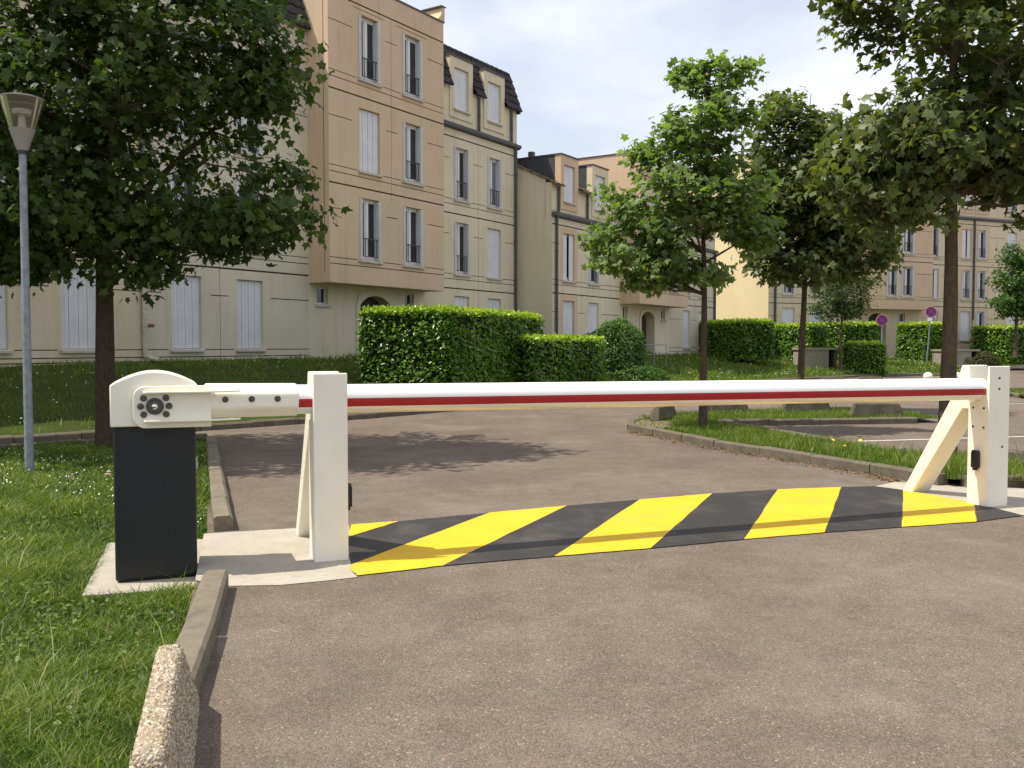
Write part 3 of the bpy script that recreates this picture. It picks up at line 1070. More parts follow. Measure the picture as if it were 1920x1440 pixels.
rf = tile_rows(b1, 5.39, 11.26, -0.14, 10.52, 0.42, 12.00, 5, hl)
ridge(b1, rf, 5.39, 11.26, 0.46, 12.02)
MB().prism([(0.4, 11.99), (6.5, 13.6), (12.0, 11.99)], 5.39, 11.24, 'x').obj('upper_roof', 'tile', rf)
MB().prism([(-0.13, 10.45), (0.4, 11.98), (6.5, 13.5), (12, 11.98), (12, 10.45)], 11.19, 11.23, 'x').obj('roof_end', 'slate', rf)
downpipe(b1, 8.55, 9.2, 10.5, 0.03)
downpipe(b1, 10.72, 9.2, 10.5, 0.03)
downpipe(b1, 10.98, 1.0, 9.1, 0.0, r=0.055)

# peach bay
BY = -0.82
colsB = [(1.27, 0.92), (3.27, 0.95)]
kB = {(3, 0): 'open', (3, 1): 'open', (2, 0): 'closed', (2, 1): 'open', (1, 0): 'open', (1, 1): 'open'}
xg = [groove_h(11.34, 1.0, 2.45, 0.02), groove_h(11.34, 3.0, 4.5, 0.02)]
storeys(b1, 'bay_front', 0.0, 5.38, 3.31, 12.10, BY, ['orange', 'joint'], colsB, (1, 2, 3), lambda l, c: kB[(l, c)], rA, verts=(2.72,), extra_groove=xg)
m = MB()
m.box(0.0, 0.25, BY + 0.302, 2.2, 3.31, 12.10)
m.box(5.13, 5.38, BY + 0.302, 2.2, 3.31, 12.10)
sd = m.obj('bay_side', ['orange', 'joint'], b1)
MB().box(-0.006, 0.0, BY + 0.18, BY + 0.195, 3.6, 12.1).obj('joint_line', 'joint', sd)
MB().box(0.25, 5.13, BY + 0.302, 0.25, 3.32, 3.52).obj('bay_soffit', 'cream', b1)
MB().box(-0.03, 5.41, BY - 0.03, 2.2, 12.102, 12.15).obj('coping', 'zinc', b1)
m = MB().prism([(5.02, 12.15), (5.41, 12.15), (5.41, 12.60), (5.30, 12.60), (5.24, 12.38), (5.15, 12.24)], BY - 0.03, BY + 0.9, 'y')
m.obj('parapet_stub', 'orange', b1)
MB().box(5.20, 5.45, BY - 0.06, BY + 0.93, 12.602, 12.635).obj('stub_cap', 'zinc', b1)
op = entrance(b1, 2.85, 1.14, 0.002, 'cream')
facade(b1, 'entrance_wall', 0.0, 5.38, 0.1, 3.40, 0.002, ['cream', 'joint'], [op, (0.30, 0.78, 2.72, 3.22), (4.33, 4.80, 2.72, 3.22)], [])
window(b1, 0.30, 0.78, 2.72, 3.22, 0.002, 'small', rA)
window(b1, 4.33, 4.80, 2.72, 3.22, 0.002, 'small', rA)
MB().box(-15.9, 11.1, 0.46, 11.9, 0.0, 11.6).obj('core', 'cream', b1)

# --- lower block in the middle with its own bay
rC = random.Random(8)
b2 = thing('apartment_building', 'lower three storey cream block with peach bay and dormers behind the tree', 'building', (1.534, 35.396, 0), ANG)
colsC = [(0.84, 0.92), (2.93, 0.9)]
storeys(b2, 'wall', 0.0, 5.79, 0.1, 6.48, 0.0, ['cream', 'joint', 'orange'], colsC, (0, 1), lambda l, c: 'closed' if l == 0 else ('half' if c == 0 else 'open'), rC, verts=(2.3,),
        skins=[(0.52, 2.0, 0.6, 3.49, 2), (0.52, 2.0, 3.9, 6.1, 2)])
facade(b2, 'attic_wall', 0.0, 5.79, 6.48, 7.72, 0.03, ['cream', 'joint'], [(0.7, 1.94, 6.85, 7.8), (3.28, 4.54, 6.85, 7.8)], [(0, 5.79, 6.64, 6.665)], cap=False)
gutter(b2, -0.03, 5.78, 6.50, 0.0)
d1 = dormer(b2, 0.62, 2.02, 6.78, 8.86, -0.012, 'orange', 'closed', rC, 3.2, cheek='slate')
d2 = dormer(b2, 3.20, 4.62, 6.78, 8.86, -0.012, 'cream', 'closed', rC, 3.2, cheek='slate')
MB().box(0.66, 0.86, 1.3, 1.5, 8.91, 9.12).obj('vent', 'zinc', d1)
rf = tile_rows(b2, -0.08, 5.79, -0.22, 7.60, 4.4, 9.80, 12, [(0.6, 2.04, 8.80), (3.18, 4.64, 8.80)], 'tile_red')
m = MB().prism([(0.302, 0.1), (9.0, 0.1), (9.0, 7.62), (4.4, 9.79), (0.302, 7.84)], 0.0, 0.25, 'x')
m.obj('gable_wall', 'cream', b2)
downpipe(b2, 0.98 - 0.75, 1.9, 6.45, 0.0, r=0.055)
downpipe(b2, 0.98 - 0.75, 1.0, 1.9, 0.0, 'downpipe_foot', 'pvc', 0.06)
downpipe(b2, 0.42, 6.55, 7.6, 0.03)
downpipe(b2, 2.75, 6.55, 7.6, 0.03)
colsB2 = [(7.05, 0.92), (9.05, 0.95)]
BY2 = -0.95
storeys(b2, 'bay_front', 5.79, 11.2, 3.31, 9.75, BY2, ['orange', 'joint'], colsB2, (1, 2), lambda l, c: 'open' if (l + c) % 3 else 'closed', rC, verts=(8.5,))
MB().box(5.79, 6.04, BY2 + 0.302, 3.4, 3.31, 9.75).box(10.95, 11.2, BY2 + 0.302, 3.4, 3.31, 9.75).obj('bay_side', 'orange', b2)
MB().box(6.04, 10.95, BY2 + 0.302, 0.3, 3.32, 3.52).obj('bay_soffit', 'cream', b2)
MB().box(5.76, 11.23, BY2 - 0.03, 3.4, 9.752, 9.80).obj('coping', 'zinc', b2)
op = entrance(b2, 8.65, 1.14, 0.002, 'cream')
facade(b2, 'entrance_wall', 5.79, 11.2, 0.1, 3.40, 0.002, ['cream', 'joint'], [op, (6.1, 6.58, 2.72, 3.22), (10.2, 10.68, 2.72, 3.22)], [])
window(b2, 6.1, 6.58, 2.72, 3.22, 0.002, 'small', rC)
window(b2, 10.2, 10.68, 2.72, 3.22, 0.002, 'small', rC)
colsD = [(12.9, 0.9), (15.0, 0.9)]
storeys(b2, 'wall', 11.2, 17.3, 0.1, 6.48, 0.0, ['grey_cream', 'joint'], colsD, (0, 1), lambda l, c: 'closed' if l == 0 else 'open', rC, verts=(14.4,))
facade(b2, 'attic_wall', 11.2, 17.3, 6.48, 7.72, 0.03, ['grey_cream', 'joint'], [(12.73, 13.97, 6.85, 7.8), (14.83, 16.07, 6.85, 7.8)], [], cap=False)
gutter(b2, 11.22, 17.34, 6.50, 0.0)
dormer(b2, 12.65, 14.05, 6.78, 8.86, -0.012, 'cream', 'closed', rC, 3.2, cheek='slate')
dormer(b2, 14.75, 16.15, 6.78, 8.86, -0.012, 'cream', 'open', rC, 3.2, cheek='slate')
tile_rows(b2, 11.2, 17.38, -0.22, 7.60, 4.4, 9.80, 12, [(12.63, 14.07, 8.80), (14.73, 16.17, 8.80)], 'tile_red')
downpipe(b2, 17.1, 1.0, 6.45, 0.0, r=0.06)
MB().prism([(0.46, 0.3), (9.0, 0.3), (9.0, 7.5), (4.4, 9.68), (0.46, 7.7)], 0.26, 17.2, 'x').obj('core', 'cream', b2)

# --- block on the right, its sunlit yellow gable towards the tree
rE = random.Random(15)
ANGE = math.atan2(0.403, 0.915)
b3 = thing('apartment_building', 'far cream block with a plain sunlit yellow gable behind the trees on the right', 'building', (14.7, 53.1, 0), ANGE)
DZ = 0.43
colsE1 = [(0.98, 0.88), (2.98, 0.88)]
storeys(b3, 'wall', 0.0, 6.8, 0.6, 9.58, 0.0, ['cream_warm', 'joint'], colsE1, (0, 1, 2), lambda l, c: 'closed' if l == 0 else 'open', rE, DZ, verts=(2.4,))
colsE2 = [(12.42, 0.86), (15.28, 0.84), (16.64, 0.84), (19.44, 0.86), (22.3, 0.86), (24.4, 0.86), (27.2, 0.86)]
kE = {(2, 0): 'open', (2, 1): 'half', (2, 2): 'open', (2, 3): 'closed', (1, 0): 'half', (1, 1): 'open', (1, 2): 'open', (0, 0): 'closed', (0, 1): 'closed', (0, 2): 'open'}
storeys(b3, 'wall', 11.9, 31.0, 0.6, 9.58, 0.0, ['cream_warm', 'joint', 'orange'], colsE2, (0, 1, 2), lambda l, c: kE.get((l, c), ['open', 'closed'][(l + c) % 2]), rE, DZ, verts=(18.4, 25.9),
        skins=[(15.0, 17.75, 0.6, 3.9, 2), (15.0, 17.75, 4.4, 6.5, 2), (15.0, 17.75, 7.0, 9.15, 2)])
for (a, c, cols) in ((0.0, 6.8, colsE1), (11.9, 31.0, colsE2)):
    facade(b3, 'attic_wall', a, c, 9.58, 10.95, 0.03, ['cream_warm', 'joint'], [(u - 0.15, u + w + 0.15, 10.05, 11.0) for (u, w) in cols], [(a, c, 9.74, 9.765)], cap=False)
    gutter(b3, a, c, 9.60, 0.0)
    hl = []
    for (u, w) in cols:
        dormer(b3, u - 0.22, u + w + 0.22, 9.95, 12.0, -0.012, 'orange' if 15 < u < 17 else 'cream_warm', 'closed' if rE.random() < 0.5 else 'open', rE)
        hl.append((u - 0.22, u + w + 0.22, 11.94))
    rf = tile_rows(b3, a - 0.05, c, -0.14, 10.90, 0.42, 12.40, 5, hl)
    ridge(b3, rf, a - 0.05, c, 0.46, 12.42)
    MB().prism([(0.4, 12.39), (5.5, 13.3), (11.0, 12.39)], a - 0.02, c, 'x').obj('upper_roof', 'tile', rf)
colsE3 = [(8.15, 0.86), (9.36, 0.92)]
storeys(b3, 'bay_front', 6.8, 11.9, 3.70, 12.5, -0.80, ['orange', 'joint'], colsE3, (1, 2, 3), lambda l, c: 'open', rE, DZ)
MB().box(6.8, 7.05, -0.498, 2.2, 3.70, 12.5).box(11.65, 11.9, -0.498, 2.2, 3.70, 12.5).obj('bay_side', 'orange', b3)
MB().box(7.05, 11.65, -0.498, 0.25, 3.71, 3.9).obj('bay_soffit', 'cream', b3)
MB().box(6.77, 11.93, -0.83, 2.2, 12.502, 12.55).obj('coping', 'zinc', b3)
op = entrance(b3, 8.2, 1.55, 0.002, 'cream_warm')
facade(b3, 'entrance_wall', 6.8, 11.9, 0.6, 3.8, 0.002, ['cream_warm', 'joint'], [op, (10.0, 10.5, 2.95, 3.5)], [])
window(b3, 10.0, 10.5, 2.95, 3.5, 0.002, 'small', rE)
downpipe(b3, 0.42, 1.0, 9.55, 0.0, r=0.06)
downpipe(b3, 16.32, 3.1, 9.55, 0.0, r=0.06)
downpipe(b3, 16.32, 1.2, 3.1, 0.0, 'downpipe_foot', 'pvc', 0.07)
downpipe(b3, 14.6, 9.6, 10.9, 0.03)
m = MB().prism([(0.0, 0.6), (11.0, 0.6), (11.0, 12.38), (5.5, 13.28), (0.40, 12.38), (-0.10, 10.92), (0.0, 10.9)], -0.03, -0.002, 'x')
m.obj('gable_wall', 'yellow', b3)
MB().box(0.02, 30.9, 0.46, 10.9, 0.0, 12.2).obj('core', 'cream', b3)


# ------------------------------------------------------------------ the barrier
# barrier frame: origin at the front left foot of the left support, x along the boom, y away from the camera
BA = math.atan2(0.3554, 0.9347)
BO = Vector((-1.36, 6.32, 0.0))
Rz = Matrix.Rotation(BA, 4, 'Z')


def bw(x, y, z=0.0):
    return BO + Rz @ Vector((x, y, z))


def bolt_mesh(r, h):
    m = MB()
    m.tube([(0, 0.004, 0), (0, -0.006, 0)], r * 1.25, 18)
    m.tube([(0, -0.006, 0), (0, -h, 0)], [r, r * 0.92], 18)
    m.tube([(0, -h, 0), (0, -h - 0.003, 0)], [r * 0.5, r * 0.35], 6)
    return m.mesh('bolt', 'steel_dark', 40)


BOLT = bolt_mesh(0.017, 0.016)
RIVET = bolt_mesh(0.008, 0.006)

bar = thing('vehicle_barrier', 'closed white boom barrier with red stripe on a black cabinet', 'barrier', bw(-1.02, 0.08, -0.045), BA)
OX, OY, OZ = -1.02, 0.08, -0.045          # local origin of the barrier thing in the barrier frame


def L(x, y, z):
    return (x - OX, y - OY, z - OZ)


m = MB()
x0, x1, y0, y1, z0, z1 = -1.268, -0.762, 0.085, 0.50, -0.045, 0.985
a, c = L(x0, y0, z0), L(x1, y1, z1)
cab = m.box(a[0], c[0], a[1], c[1], a[2] + 0.008, c[2]).obj('cabinet', 'cabinet', bar, bevel=0.018)
a, c = L(x0 + 0.02, y0 + 0.02, -0.045), L(x1 - 0.02, y1 - 0.02, z1)
MB().box(a[0], c[0], a[1], c[1], a[2], a[2] + 0.03).obj('base_frame', 'plastic', cab)
a = L(x1, 0.30, 0.70)
MB().box(a[0] + 0.0005, a[0] + 0.016, a[1] - 0.02, a[1] + 0.02, a[2] - 0.035, a[2] + 0.035).obj('lock', 'reflector', cab)
# white hood with an arched top
hx0, hx1, hz0, hz1 = -1.282, -0.748, 0.975, 1.245
arcp = []
for i in range(0, 19):
    t = i / 18
    x = hx0 + (hx1 - hx0) * t
    arcp.append((x, hz1 - 0.012 + 0.098 * math.sin(math.pi * (t * 0.94 + 0.03)) ** 0.9))
pl = [(hx0, hz0), (hx1, hz0)] + arcp[::-1]
m = MB().prism([(p[0] - OX, p[1] - OZ) for p in pl], 0.052 - OY, 0.52 - OY, 'y')
hood = m.obj('hood', 'white', bar, bevel=0.008, smooth=35)
# carrier plate in front of the hood
px0, px1, pz0, pz1, rc = -1.145, -0.665, 0.965, 1.238, 0.075
pp = []
for (cx, cz, a0) in ((px0 + rc, pz1 - rc, 90), (px0 + rc, pz0 + rc, 180)):
    for k in range(0, 91, 15):
        pp.append((cx + rc * math.cos(R(a0 + k)), cz + rc * math.sin(R(a0 + k))))
pp += [(px1, pz0), (px1, pz1)]
car = MB().prism([(p[0] - OX, p[1] - OZ) for p in pp], 0.018 - OY, 0.0515 - OY, 'y').obj('carrier_plate', 'white', bar, bevel=0.005, smooth=35)
for (za, zb, zc) in ((1.192, 0, 0), (1.006, 0, 0)):
    # flanges welded on the plate, tapering onto the sleeve
    fl = MB().prism([(-1.085 - OX, 0.0175 - OY), (-1.07 - OX, -0.035 - OY), (-0.66 - OX, -0.045 - OY), (-0.48 - OX, 0.012 - OY), (-0.48 - OX, 0.03 - OY), (-0.66 - OX, 0.0175 - OY)], za - OZ, za + 0.012 - OZ, 'z')
    fl.obj('flange', 'white', car, bevel=0.003)
hx, hz = -1.012, 1.108
m = MB().tube([L(hx, 0.0175, hz), L(hx, 0.000, hz)], 0.055, 32).tube([L(hx, 0.0, hz), L(hx, -0.012, hz)], [0.044, 0.040], 32)
hub = m.obj('hub', 'steel_dark', car, smooth=40)
MB().tube([L(hx, -0.012, hz), L(hx, -0.026, hz), L(hx, -0.030, hz)], [0.021, 0.017, 0.008], 20).obj('shaft_end', 'chrome', hub, smooth=60)
for k in (0, 38, 142, 180, 218, 322):
    t = R(k)
    p = L(hx + 0.086 * math.cos(t), 0.0175, hz + 0.086 * math.sin(t))
    place('bolt', BOLT, car, p)
# sleeve: octagonal tube clamped round the boom
bz = lambda x: 1.127 - 0.0052 * x
sl = MB()
oct_ = []
for (x, rr) in ((-0.70, 0.118), (-0.095, 0.113)):
    oct_.append((x, rr))
vs, fs = [], []
for (x, rr) in oct_:
    for k in range(8):
        t = R(22.5 + 45 * k)
        vs.append(L(x, 0.135 + rr * 1.02 * math.cos(t), bz(x) + rr * 1.06 * math.sin(t)))
for k in range(8):
    fs.append((k, (k + 1) % 8, 8 + (k + 1) % 8, 8 + k))
fs += [tuple(range(8)), tuple(range(8, 16))]
slv = sl.add(vs, fs).obj('sleeve', 'white', bar, bevel=0.012)
for x in (-0.575, -0.405, -0.235):
    place('bolt', BOLT, slv, L(x, 0.135 - 0.113 * math.cos(R(22.5)) * 1.02 + 0.002, bz(x) + 0.012))
BR = 0.102
pts = [(-0.13, 0.135, bz(-0.13))] + [(x, 0.135, bz(x)) for x in np.linspace(0.2, 6.19, 13)]
boom = MB().tube([L(*p) for p in pts], BR, 48).obj('boom', 'gloss', bar, smooth=40)
# red adhesive tape, a strip following the tube
vs, fs = [], []
for p in pts[0:1] + pts[1:]:
    x = max(p[0], -0.092)
    for k in range(7):
        t = R(180 - 30 + 34 * k / 6)
        vs.append(L(x, 0.135 + (BR + 0.0008) * math.cos(t), bz(x) - (BR + 0.0008) * math.sin(t) + 0.0))
n = len(pts)
for i in range(n - 1):
    for k in range(6):
        fs.append((i * 7 + k, i * 7 + k + 1, (i + 1) * 7 + k + 1, (i + 1) * 7 + k))
tape = MB().add(vs, fs).obj('red_tape', 'tape', boom, smooth=60)
tape['label'] = 'long red adhesive stripe along the boom'


def support(x, label, wdt, box_side, rivets):
    p = bw(x, 0.0, 0.0)
    s = thing('barrier_support', label, 'barrier post', p, BA, 'cream forked posts that carry the boom')
    prof = [(0.0, 0.0), (0.235, 0.0), (0.235, 0.965), (0.10, 1.01), (0.045, 1.08), (0.028, 1.21), (0.028, 1.31), (0.0, 1.31)]
    post = MB().prism(prof, 0.0, wdt, 'x').obj('post', 'white', s, bevel=0.008)
    bp = [(0.93, 0.0), (1.06, 0.0), (0.415, 1.05), (0.33, 1.315), (0.242, 1.315), (0.242, 0.90), (0.315, 0.90)]
    MB().prism(bp, 0.012, wdt - 0.012, 'x').obj('brace', 'white', s, bevel=0.008)
    b = MB()
    xs = (wdt + 0.0005, wdt + 0.045) if box_side > 0 else (-0.045, -0.0005)
    b.box(xs[0], xs[1], 0.085, 0.155, 0.36, 0.505)
    b.prism([(0.085, 0.505), (0.155, 0.505), (0.145, 0.525), (0.095, 0.525)], xs[0] + 0.002, xs[1] - 0.004, 'x')
    b.box(xs[0] + 0.004, xs[1] - 0.010, 0.10, 0.14, 0.335, 0.36)
    b.obj('photocell', 'plastic', post, bevel=0.005)
    for (ry, rz_, face) in rivets:
        if face == 'front':
            place('rivet', RIVET, post, (ry, 0.0, rz_))
        else:
            place('rivet', RIVET, post, (-0.0, ry, rz_), (0, 0, -R(90)))
    return s


support(0.0, 'forked cream post near the black cabinet, carrying the boom', 0.235, 1, [])
support(6.16, 'forked cream post at the far right end of the boom', 0.255, -1,
        [(0.12, 1.20, 'front'), (0.12, 1.10, 'front'), (0.17, 0.56, 'front'), (0.055, 0.92, 'side'), (0.175, 0.92, 'side'), (0.055, 0.74, 'side'), (0.175, 0.74, 'side')])
# ------------------------------------------------------------------ lamp post
lp = thing('street_lamp', 'grey pole lamp with clear conical head at the left edge', 'street lamp', (-5.53, 10.55, -0.10))
lp.scale = (0.94, 0.94, 1.0)
MB().tube([(0, 0, -0.1), (0, 0, 1.4), (0, 0, 3.79)], [0.053, 0.049, 0.043], 20).obj('pole', 'galva', lp, smooth=40)
MB().tube([(0, 0, 3.76), (0, 0, 3.80)], 0.058, 20).obj('collar', 'plastic', lp)
MB().tube([(0, 0, 3.80), (0, 0, 3.83), (0, 0, 4.04)], [0.062, 0.072, 0.146], 32).obj('lamp_base', 'lamp_grey', lp, smooth=40)
sh = MB()
vs, fs = [], []
for k in range(40):
    t = 2 * math.pi * k / 40
    for (r_, z_) in ((0.143, 4.042), (0.244, 4.37)):
        vs.append((r_ * math.cos(t), r_ * math.sin(t), z_))
fs = [(2 * k, 2 * ((k + 1) % 40), 2 * ((k + 1) % 40) + 1, 2 * k + 1) for k in range(40)]
sh.add(vs, fs).obj('lamp_shade', 'clear', lp, smooth=60)
MB().tube([(0, 0, 4.372), (0, 0, 4.385), (0, 0, 4.40)], [0.252, 0.252, 0.20], 40).obj('lid', 'lamp_grey', lp, smooth=40)
MB().tube([(0, 0, 4.20), (0, 0, 4.255)], [0.10, 0.115], 28).tube([(0, 0, 4.045), (0, 0, 4.20)], [0.05, 0.035], 16).obj('reflector', 'reflector', lp, smooth=40)
MB().tube([(0, 0, 4.30), (0, 0, 4.315)], [0.17, 0.185], 28).obj('louvre', 'lamp_grey', lp)

# ------------------------------------------------------------------ concrete parking blocks
def block_profile(L_, h, w0, w1, inset):
    """long kerb block: narrow top, battered sides, slanting ends"""
    a, c = L_ / 2, L_ / 2 - inset
    vs = [(-a, -w0 / 2, 0), (a, -w0 / 2, 0), (a, w0 / 2, 0), (-a, w0 / 2, 0), (-c, -w1 / 2, h), (c, -w1 / 2, h), (c, w1 / 2, h), (-c, w1 / 2, h)]
    return vs, [(0, 3, 2, 1), (4, 5, 6, 7), (0, 1, 5, 4), (1, 2, 6, 5), (2, 3, 7, 6), (3, 0, 4, 7)]


BLOCK_DATA = block_profile(1.12, 0.27, 0.20, 0.13, 0.11)


def block(x, y, z, ang, label, mat='oldblock'):
    o = MB().add(*BLOCK_DATA).obj('parking_block', mat, None, (x, y, z), (0, 0, ang), bevel=0.03)
    return tag(o, label, 'concrete block', 'concrete blocks that keep cars off the grass')


block(2.92, 17.75, 0.08, R(62), 'concrete block at the island tip, seen end on')
block(4.45, 19.35, 0.08, R(9), 'concrete block just right of the thin maple trunk on the island')
block(6.35, 19.95, 0.08, R(4), 'concrete block behind the second maple trunk on the island')
block(7.32, 18.55, 0.08, R(2), 'rightmost and nearest dark concrete block on the island grass')
block(12.4, 35.6, 0.0, R(-4), 'left one of two low blocks just above the boom')
block(14.2, 36.6, 0.0, R(2), 'right one of two low blocks just above the boom')

# the near block: exposed pebbles
nb = thing('parking_block', 'pale pebble faced concrete block in the bottom left foreground', 'concrete block', (-1.225, 3.18, 0.0), R(107.0), 'concrete blocks that keep cars off the grass')
NBV = block_profile(1.42, 0.30, 0.205, 0.085, 0.19)
bmn = bmesh.new()
bvs = [bmn.verts.new(v) for v in NBV[0]]
for f in NBV[1]:
    bmn.faces.new([bvs[k] for k in f])
bmesh.ops.recalc_face_normals(bmn, faces=bmn.faces)
bmesh.ops.bevel(bmn, geom=[e for e in bmn.edges if max(e.verts[0].co.z, e.verts[1].co.z) > 0.1], offset=0.024, segments=3, profile=0.5, affect='EDGES')
bmesh.ops.triangulate(bmn, faces=bmn.faces)
nbm = bpy.data.meshes.new('body')
bmn.to_mesh(nbm)
nbm.materials.append(M['matrix'])
place('body', nbm, nb)
oct_v = np.array([(1, 0, 0), (0.31, 0.95, 0), (-0.81, 0.59, 0), (-0.81, -0.59, 0), (0.31, -0.95, 0), (0.45, 0.3, 0.55), (-0.5, 0.15, 0.55), (0.05, -0.5, 0.55)])
oct_f = np.array([(0, 1, 5), (1, 2, 6), (1, 6, 5), (2, 3, 6), (3, 4, 7), (3, 7, 6), (4, 0, 7), (0, 5, 7), (5, 6, 7)])
VV, FF, TT, base_i = [], [], [], 0
for f in bmn.faces:
    A, B, C_ = (np.array(v.co) for v in f.verts)
    nrm = np.array(f.normal)
    if nrm[2] < -0.5:
        continue
    e1 = (B - A) / np.linalg.norm(B - A); e2 = np.cross(nrm, e1)
    k_ = f.calc_area() * 12000
    for _ in range(int(k_) + (RNG.random() < k_ % 1)):
        u_, v_ = RNG.random(2)
        if u_ + v_ > 1: u_, v_ = 1 - u_, 1 - v_
        pt = A + (B - A) * u_ + (C_ - A) * v_
        s_ = RNG.uniform(0.004, 0.009)
        t_ = RNG.uniform(0, 6.28)
        ax, ay = e1 * math.cos(t_) + e2 * math.sin(t_), -e1 * math.sin(t_) + e2 * math.cos(t_)
        VV.append(pt - nrm * 0.001 + (oct_v[:, :1] * ax + oct_v[:, 1:2] * ay * RNG.uniform(0.65, 1)) * s_ + oct_v[:, 2:] * nrm * s_ * 1.2)
        FF.append(oct_f + base_i)
        TT.append(np.full(8, RNG.random()))
        base_i += 8
bmn.free()
t_ = NT('pebbles')
a_ = t_.n('Attribute', _attribute_name='tone').outputs['Fac']
M['pebble'] = t_.done(t_.principled(t_.ramp(a_, [(0.0, (0.15, 0.11, 0.07)), (0.3, (0.30, 0.23, 0.145)), (0.65, (0.41, 0.335, 0.225)), (0.9, (0.55, 0.49, 0.39)), (1.0, (0.24, 0.23, 0.22))]), 0.7, spec=0.3))
pb = np_obj('pebbles', np.concatenate(VV), np.concatenate(FF), 'pebble', nb, np.concatenate(TT), True)
pb['kind'] = 'stuff'

# ------------------------------------------------------------------ far street furniture
def no_stopping(x, y, zg, zc, rad, label, lean, panel, face):
    s = thing('traffic_sign', label, 'sign', (x, y, zg - 0.1), face, 'round no stopping signs')
    h = zc - zg + 0.1
    MB().tube([(lean * -h, 0.04, 0), (0, 0.04, h + rad * 0.6)], 0.034, 10).obj('pole', 'galva', s, smooth=40)
    d = MB()
    d.cur = 0
    d.tube([(0, 0.0, h), (0, 0.025, h)], rad, 40)
    disc = d.obj('sign_plate', 'sign_white', s)
    ring = MB()
    def annulus(r0, r1, y_):
        vs, fs = [], []
        for k in range(40):
            t = 2 * math.pi * k / 40
            vs += [(r0 * math.cos(t), y_, h + r0 * math.sin(t)), (r1 * math.cos(t), y_, h + r1 * math.sin(t))]
        for k in range(40):
            q = (k + 1) % 40
            fs.append((2 * k, 2 * q, 2 * q + 1, 2 * k + 1))
        return vs, fs
    MB().tube([(0, -0.0005, h), (0, -0.004, h)], rad * 0.80, 40).obj('blue_field', 'sign_blue', disc)
    ring.add(*annulus(rad * 0.76, rad * 0.95, -0.006))
    for a in (45, -45):
        c, sn = math.cos(R(a)), math.sin(R(a))
        l, wd = rad * 0.75, rad * 0.085
        yy = -0.0062 if a > 0 else -0.0068
        ring.add([(c * l - sn * wd, yy, h + sn * l + c * wd), (c * l + sn * wd, yy, h + sn * l - c * wd), (-c * l + sn * wd, yy, h - sn * l - c * wd), (-c * l - sn * wd, yy, h - sn * l + c * wd)], [(0, 1, 2, 3)])
    ring.obj('red_cross', 'sign_red', disc)
    if panel:
        p = MB().box(-rad * 0.55, rad * 0.60, -0.002, 0.018, h - rad * 1.62, h - rad * 1.08).obj('small_panel', 'sign_white', s)
        MB().box(rad * 0.25, rad * 0.62, -0.006, -0.0025, h - rad * 1.58, h - rad * 1.02).obj('blue_square', 'sign_blue', p)
        MB().box(rad * 0.40, rad * 0.46, -0.009, -0.0065, h - rad * 1.46, h - rad * 1.16).obj('white_mark', 'sign_white', p)
    return s


no_stopping(22.6, 50.0, hfun(22.6, 50.0), 3.32, 0.30, 'right hand no stopping sign on a leaning pole by the thick trunk', 0.06, True, R(-22))
no_stopping(19.65, 49.2, hfun(19.65, 49.2), 2.86, 0.30, 'left hand no stopping sign rising above the clipped hedge', 0.0, False, R(-18))

for (x, y, lb) in ((15.75, 35.0, 'round topped white bollard left of the thick maple trunk'), (16.85, 35.0, 'round topped white bollard right of the thick maple trunk')):
    bo = thing('bollard', lb, 'bollard', (x, y, 0), 0, 'white bollards behind the boom')
    MB().tube([(0, 0, -0.05), (0, 0, 0.34)], [0.13, 0.12], 20).obj('shaft', 'boxconc', bo, smooth=40)
    MB().tube([(0, 0, 0.33 + 0.17 * math.sin(R(a))) for a in range(-40, 91, 13)], [max(0.004, 0.17 * math.cos(R(a))) for a in range(-40, 91, 13)], 24).obj('ball', 'white', bo, smooth=60)


def conc_box(x, y, w, d, h, ang, label):
    z = hfun(x, y)
    s = thing('concrete_bin_shelter', label, 'concrete box', (x, y, z - 0.15), ang, 'low concrete boxes on the bank')
    MB().box(0, w, 0, 0.12, 0, h).obj('front_panel', 'boxconc', s)
    MB().box(0, 0.12, 0.122, d, 0, h).obj('side_panel', 'boxconc', s)
    MB().box(w - 0.12, w, 0.122, d, 0, h).obj('side_panel', 'slate', s)  # right panel in a much darker colour than the left one
    MB().box(-0.06, w + 0.45, -0.06, d + 0.06, h + 0.002, h + 0.10).obj('top_slab', 'boxconc', s)
    MB().box(w + 0.28, w + 0.40, 0.0, d, 0, h).obj('end_panel', 'oldblock', s)
    return s


conc_box(14.45, 46.0, 1.35, 1.2, 1.05, R(5), 'low concrete box under the small round tree')
conc_box(22.9, 49.0, 1.5, 1.2, 0.95, R(5), 'low concrete box half hidden by the thick trunk')
# handrail by the middle entrance
hr = thing('handrail', 'grey metal handrail beside the middle entrance', 'railing', (5.35, 38.0, hfun(5.35, 38.0) - 0.05), R(5))
MB().tube([(0, 0, 0.85), (1.0, 0, 0.85)], 0.018, 8).obj('top_rail', 'galva', hr)
MB().tube([(0, 0, 0.45), (1.0, 0, 0.45)], 0.014, 8).obj('lower_rail', 'galva', hr)
for x in (0.0, 0.5, 1.0):
    MB().tube([(x, 0, -0.1), (x, 0, 0.845)], 0.016, 8).obj('rail_post', 'galva', hr)


# ------------------------------------------------------------------ plants
def frames(nrm, spin):
    """orthonormal frames (n,3),(n,3),(n,3) for normals nrm, turned by spin"""
    nrm = nrm / np.linalg.norm(nrm, axis=1, keepdims=True)
    ref = np.where(np.abs(nrm[:, 2:3]) < 0.9, np.array([[0, 0, 1.0]]), np.array([[1.0, 0, 0]]))
    a = np.cross(ref, nrm)
    a /= np.linalg.norm(a, axis=1, keepdims=True)
    b = np.cross(nrm, a)
    c, s = np.cos(spin)[:, None], np.sin(spin)[:, None]
    return a * c + b * s, b * c - a * s, nrm


